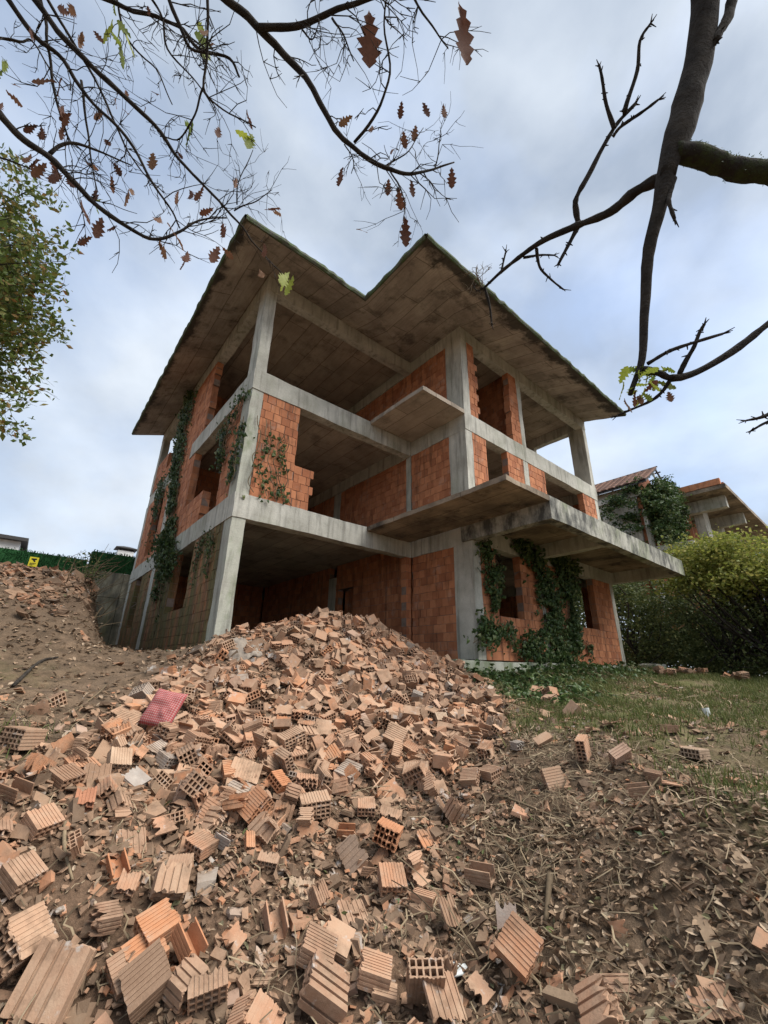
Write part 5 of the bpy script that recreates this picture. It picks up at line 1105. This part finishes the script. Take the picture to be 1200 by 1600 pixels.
for px, py in [(75, 255), (88, 262), (66, 262), (95, 270), (60, 250), (50, 240), (62, 196), (108, 165), (115, 178), (240, 240), (165, 218), (190, 180), (280, 298), (300, 296), (322, 290), (125, 312), (155, 340), (148, 298), (245, 376), (288, 392), (290, 408), (250, 338), (330, 324), (350, 350), (345, 386), (415, 325), (430, 330), (108, 22), (140, 48), (8, 130), (6, 160), (2, 140), (55, 58), (98, 122), (248, 150), (180, 352), (205, 296), (130, 50), (95, 130), (404, 420), (405, 380)]:
    for _ in range(2 if rng.random() < .4 else 1): oakleaf(oak1, P(px + rng.normal(0, 5), py, 2.5 + rng.normal(0, .08)), rng.uniform(.075, .14))
for px, py, L_ in [(185, 38, .13), (198, 50, .12), (190, 62, .13), (182, 25, .11), (204, 60, .1), (192, 75, .1), (395, 212, .14), (400, 222, .12), (300, 185, .14), (290, 190, .12), (325, 65, .15), (330, 75, .12), (453, 425, .16), (458, 430, .13), (450, 432, .12), (10, 95, .12), (4, 110, .12), (148, 312, .1), (175, 30, .14), (318, 50, .1), (156, 316, .1)]: oakleaf(oak1, P(px, py, 2.55), L_, True, .5)
n_t = len(tips)
for i in rng.choice(n_t, 26, replace=False): oakleaf(oak1, tips[i][0], rng.uniform(.05, .10))
# the oak at the right, close overhead
tr_ = CAM + CR * 2.4 + CF * .2; tr_[2] = ground_z(tr_)
oak2 = tag(empty('oak_tree', tr_), 'second oak reaching in from the right with a thick mossy limb', 'tree')
fork = P(1330, 300, 1.25); crown_h = tr_ + np.array([0, 0, 4.2])
m = MB(); tube(m, smooth_path([tr_ - (0, 0, .3), tr_ + (.05, .0, 1.2), tr_ + (.0, .05, 2.6), crown_h], 5), np.linspace(.2, .09, 16), 10); m.build('trunk', M_BARK, oak2, True)
up_ = P(1128, -330, 1.42)
bough(oak2, [(1106, -60), (1098, 60), (1075, 150), (1064, 205), (1045, 262), (1028, 330), (1014, 400), (1008, 480), (1003, 560), (986, 618)], 1.3, 1.2, [.049, .045, .041, .038, .040, .041, .027, .0195, .016, .0125, .010, .006], None, pre=np.array([crown_h, up_]), seg=14, knob=.06, wig=.004)
qm, rm = bough(oak2, [(1058, 238), (1090, 243), (1130, 258), (1165, 268), (1205, 272), (1290, 290)], 1.25, 1.25, .028, .030, mat_=M_BARKMOSS, pre=None, seg=12, knob=.1)
m = MB(); tube(m, smooth_path([P(1285, 289, 1.25), fork, tr_ + (0, .05, 2.4)], 5), np.linspace(.036, .06, 11), 10); m.build('limb', M_BARKMOSS, oak2, True)
RB = [([(1046, 268), (1035, 277), (990, 300), (950, 330), (900, 352), (850, 375), (810, 402), (757, 447)], 1.23, 1.6, .020, .005), ([(757, 447), (765, 490), (768, 508)], 1.6, 1.6, .005, .003),
 ([(902, 352), (899, 330), (901, 308), (925, 265), (958, 203), (992, 163)], 1.45, 1.4, .010, .006), ([(960, 203), (945, 155), (935, 103)], 1.4, 1.38, .007, .004), ([(976, 180), (978, 165), (995, 110), (1000, 65), (1017, 38)], 1.4, 1.36, .008, .004),
 ([(958, 215), (970, 200), (1000, 178), (1028, 155)], 1.4, 1.35, .006, .004), ([(902, 352), (888, 380), (873, 412)], 1.45, 1.45, .008, .005), ([(838, 388), (841, 405), (847, 422), (865, 440), (882, 452)], 1.52, 1.55, .006, .003), ([(818, 402), (845, 400), (866, 400)], 1.55, 1.55, .005, .003),
 ([(785, 425), (789, 405), (792, 392)], 1.58, 1.58, .004, .003), ([(1006, 577), (1030, 582), (1050, 590), (1090, 580), (1155, 540), (1215, 496), (1300, 430)], 1.2, 1.2, .011, .009), ([(1012, 567), (1040, 550), (1065, 540), (1132, 519)], 1.2, 1.15, .006, .004),
 ([(1062, 583), (1075, 560), (1087, 540), (1094, 520), (1101, 508)], 1.2, 1.18, .007, .004), ([(1046, 594), (1030, 615), (1010, 630), (966, 650)], 1.2, 1.25, .006, .003), ([(1056, 280), (1046, 305), (1044, 318), (1054, 342)], 1.24, 1.2, .007, .005),
 ([(1150, -20), (1138, 20), (1128, 42), (1118, 62)], 1.3, 1.25, .018, .010), ([(1215, 640), (1192, 650), (1165, 656)], 1.3, 1.3, .008, .003), ([(1210, 655), (1190, 662), (1172, 672)], 1.3, 1.3, .005, .003), ([(760, 445), (752, 450), (745, 452), (740, 445)], 1.6, 1.62, .003, .002)]
tw = MB(); rtips = []
for pts, d0, d1, r0, r1 in RB:
    q, r = bough(oak2, pts, d0, d1, r0, r1, knob=.22, wig=.006)
    for _ in range(len(pts) * 2):              # buds and spurs
        i = rng.integers(2, len(q)); d = rng.normal(size=3); d /= np.linalg.norm(d); tube(tw, [q[i], q[i] + d * rng.uniform(.008, .02)], [r[i] * .6, .0012], 5)
    t = q[-1] - q[-2]; t /= np.linalg.norm(t)
    for _ in range(4): d = t + rng.normal(0, .5, 3); tube(tw, [q[-1], q[-1] + d * .014], [r[-1] * .7, .001], 5)
tw.build('bud', M_BARK, oak2, True, kind='stuff')
tw = MB(); q = world_path([(757, 447), (745, 430), (750, 440)], 1.6, 1.6); twigs(tw, q, 14, .05, .12, .0012, 2); tw.build('twig', M_VINE, oak2, True, kind='stuff')
for i in range(24): oakleaf(oak2, P(1008 + rng.normal(0, 16), 592 + rng.normal(0, 12), 1.2 + rng.normal(0, .03)), rng.uniform(.025, .06), True, .2)
for i in range(6): oakleaf(oak2, P(1012 + rng.normal(0, 12), 615 + rng.normal(0, 6), 1.2), rng.uniform(.03, .05), False, .4)
m = MB(); X = smooth_path(np.array([P(px, py, 1.25) for px, py in [(1075, 236), (1100, 244), (1130, 254), (1170, 264), (1205, 268), (1280, 285)]]), 8)
n = 1100; ii = rng.integers(4, len(qm), n); dv = rng.normal(size=(n, 3)) + CU * .8; dv /= np.linalg.norm(dv, axis=1, keepdims=True); pos = qm[ii] + rng.normal(0, .004, (n, 3)) + dv * rm[ii][:, None] * .97; scatter(m, GT[[0, 1, 4]], [[0, 1, 2]], pos, rotm(rng.normal(0, .9, n), rng.normal(0, .9, n), rng.uniform(0, 6, n)), np.column_stack([np.full(n, .004), np.full(n, .006), rng.uniform(.003, .008, n)]))
m.build('moss', M_IVY, oak2, kind='stuff')
# small leaved tree at the left edge
bx = P(-380, 980, 6.0); bx[2] = ground_z(bx)
lt = tag(empty('small_leaved_tree', bx), 'small leaved olive green tree showing its crown at the left edge', 'tree')
m = MB(); tube(m, smooth_path([bx - (0, 0, .3), P(-330, 700, 6.1), P(-200, 480, 6.2), P(-120, 330, 6.2)], 5), np.linspace(.13, .03, 16), 8); m.build('trunk', M_BARK, lt, True)
mt = MB(); ml = MB(); SL = np.array([(0, 0, 0), (.26, .5, .06), (0, 1, 0), (-.26, .5, .06)])
specs = [(-160, 420, 60, 290), (-160, 400, 40, 330), (-150, 420, 95, 380), (-150, 440, 105, 408), (-160, 450, 60, 420), (-150, 470, 90, 440), (-150, 500, 95, 470), (-150, 520, 88, 490), (-170, 540, 70, 520), (-170, 560, 95, 515), (-180, 580, 60, 560), (-180, 590, 45, 600), (-190, 610, 32, 640), (-190, 630, 20, 665), (-190, 560, 30, 545), (-160, 470, 40, 460), (-160, 430, 20, 400), (-170, 520, 50, 500), (-150, 380, 20, 250), (-160, 500, 10, 470), (-160, 540, 10, 520), (-150, 440, 75, 455), (-150, 410, 70, 370), (-150, 480, 60, 485), (-150, 420, 30, 350), (-160, 600, 10, 610), (-160, 450, 10, 430)]
for i, (a, b_, c_, d_) in enumerate(specs * 2):
    dd = 6.1 + rng.normal(0, .45); jx, jy = rng.normal(0, 10 if i >= len(specs) else 0, 2); A, B_ = P(a, b_, dd), P(c_ + jx - (18 if i >= len(specs) else 0), d_ + jy, dd + rng.normal(0, .2)); q = smooth_path([A, (A + B_) / 2 + (0, 0, .1), B_], 8); tube(mt, q, np.linspace(.015, .003, len(q)), 5, False)
    tp = twigs(mt, q, 12, .2, .6, .003, 1, start=.3)
    for e, d in tp:
        n = rng.integers(6, 13); s = rng.random(n)[:, None]; pos = e - d * s * .3 + rng.normal(0, .035, (n, 3)); leaf_scatter(ml, pos, .085, .9, SL, LEAF4F)
    n = 34; pos = q[rng.integers(6, len(q), n)] + rng.normal(0, .08, (n, 3)); leaf_scatter(ml, pos, .085, .9, SL, LEAF4F)
mt.build('limb', M_BARK, lt, True, kind='stuff'); ml.build('crown', M_TREELEFT, lt, kind='stuff')
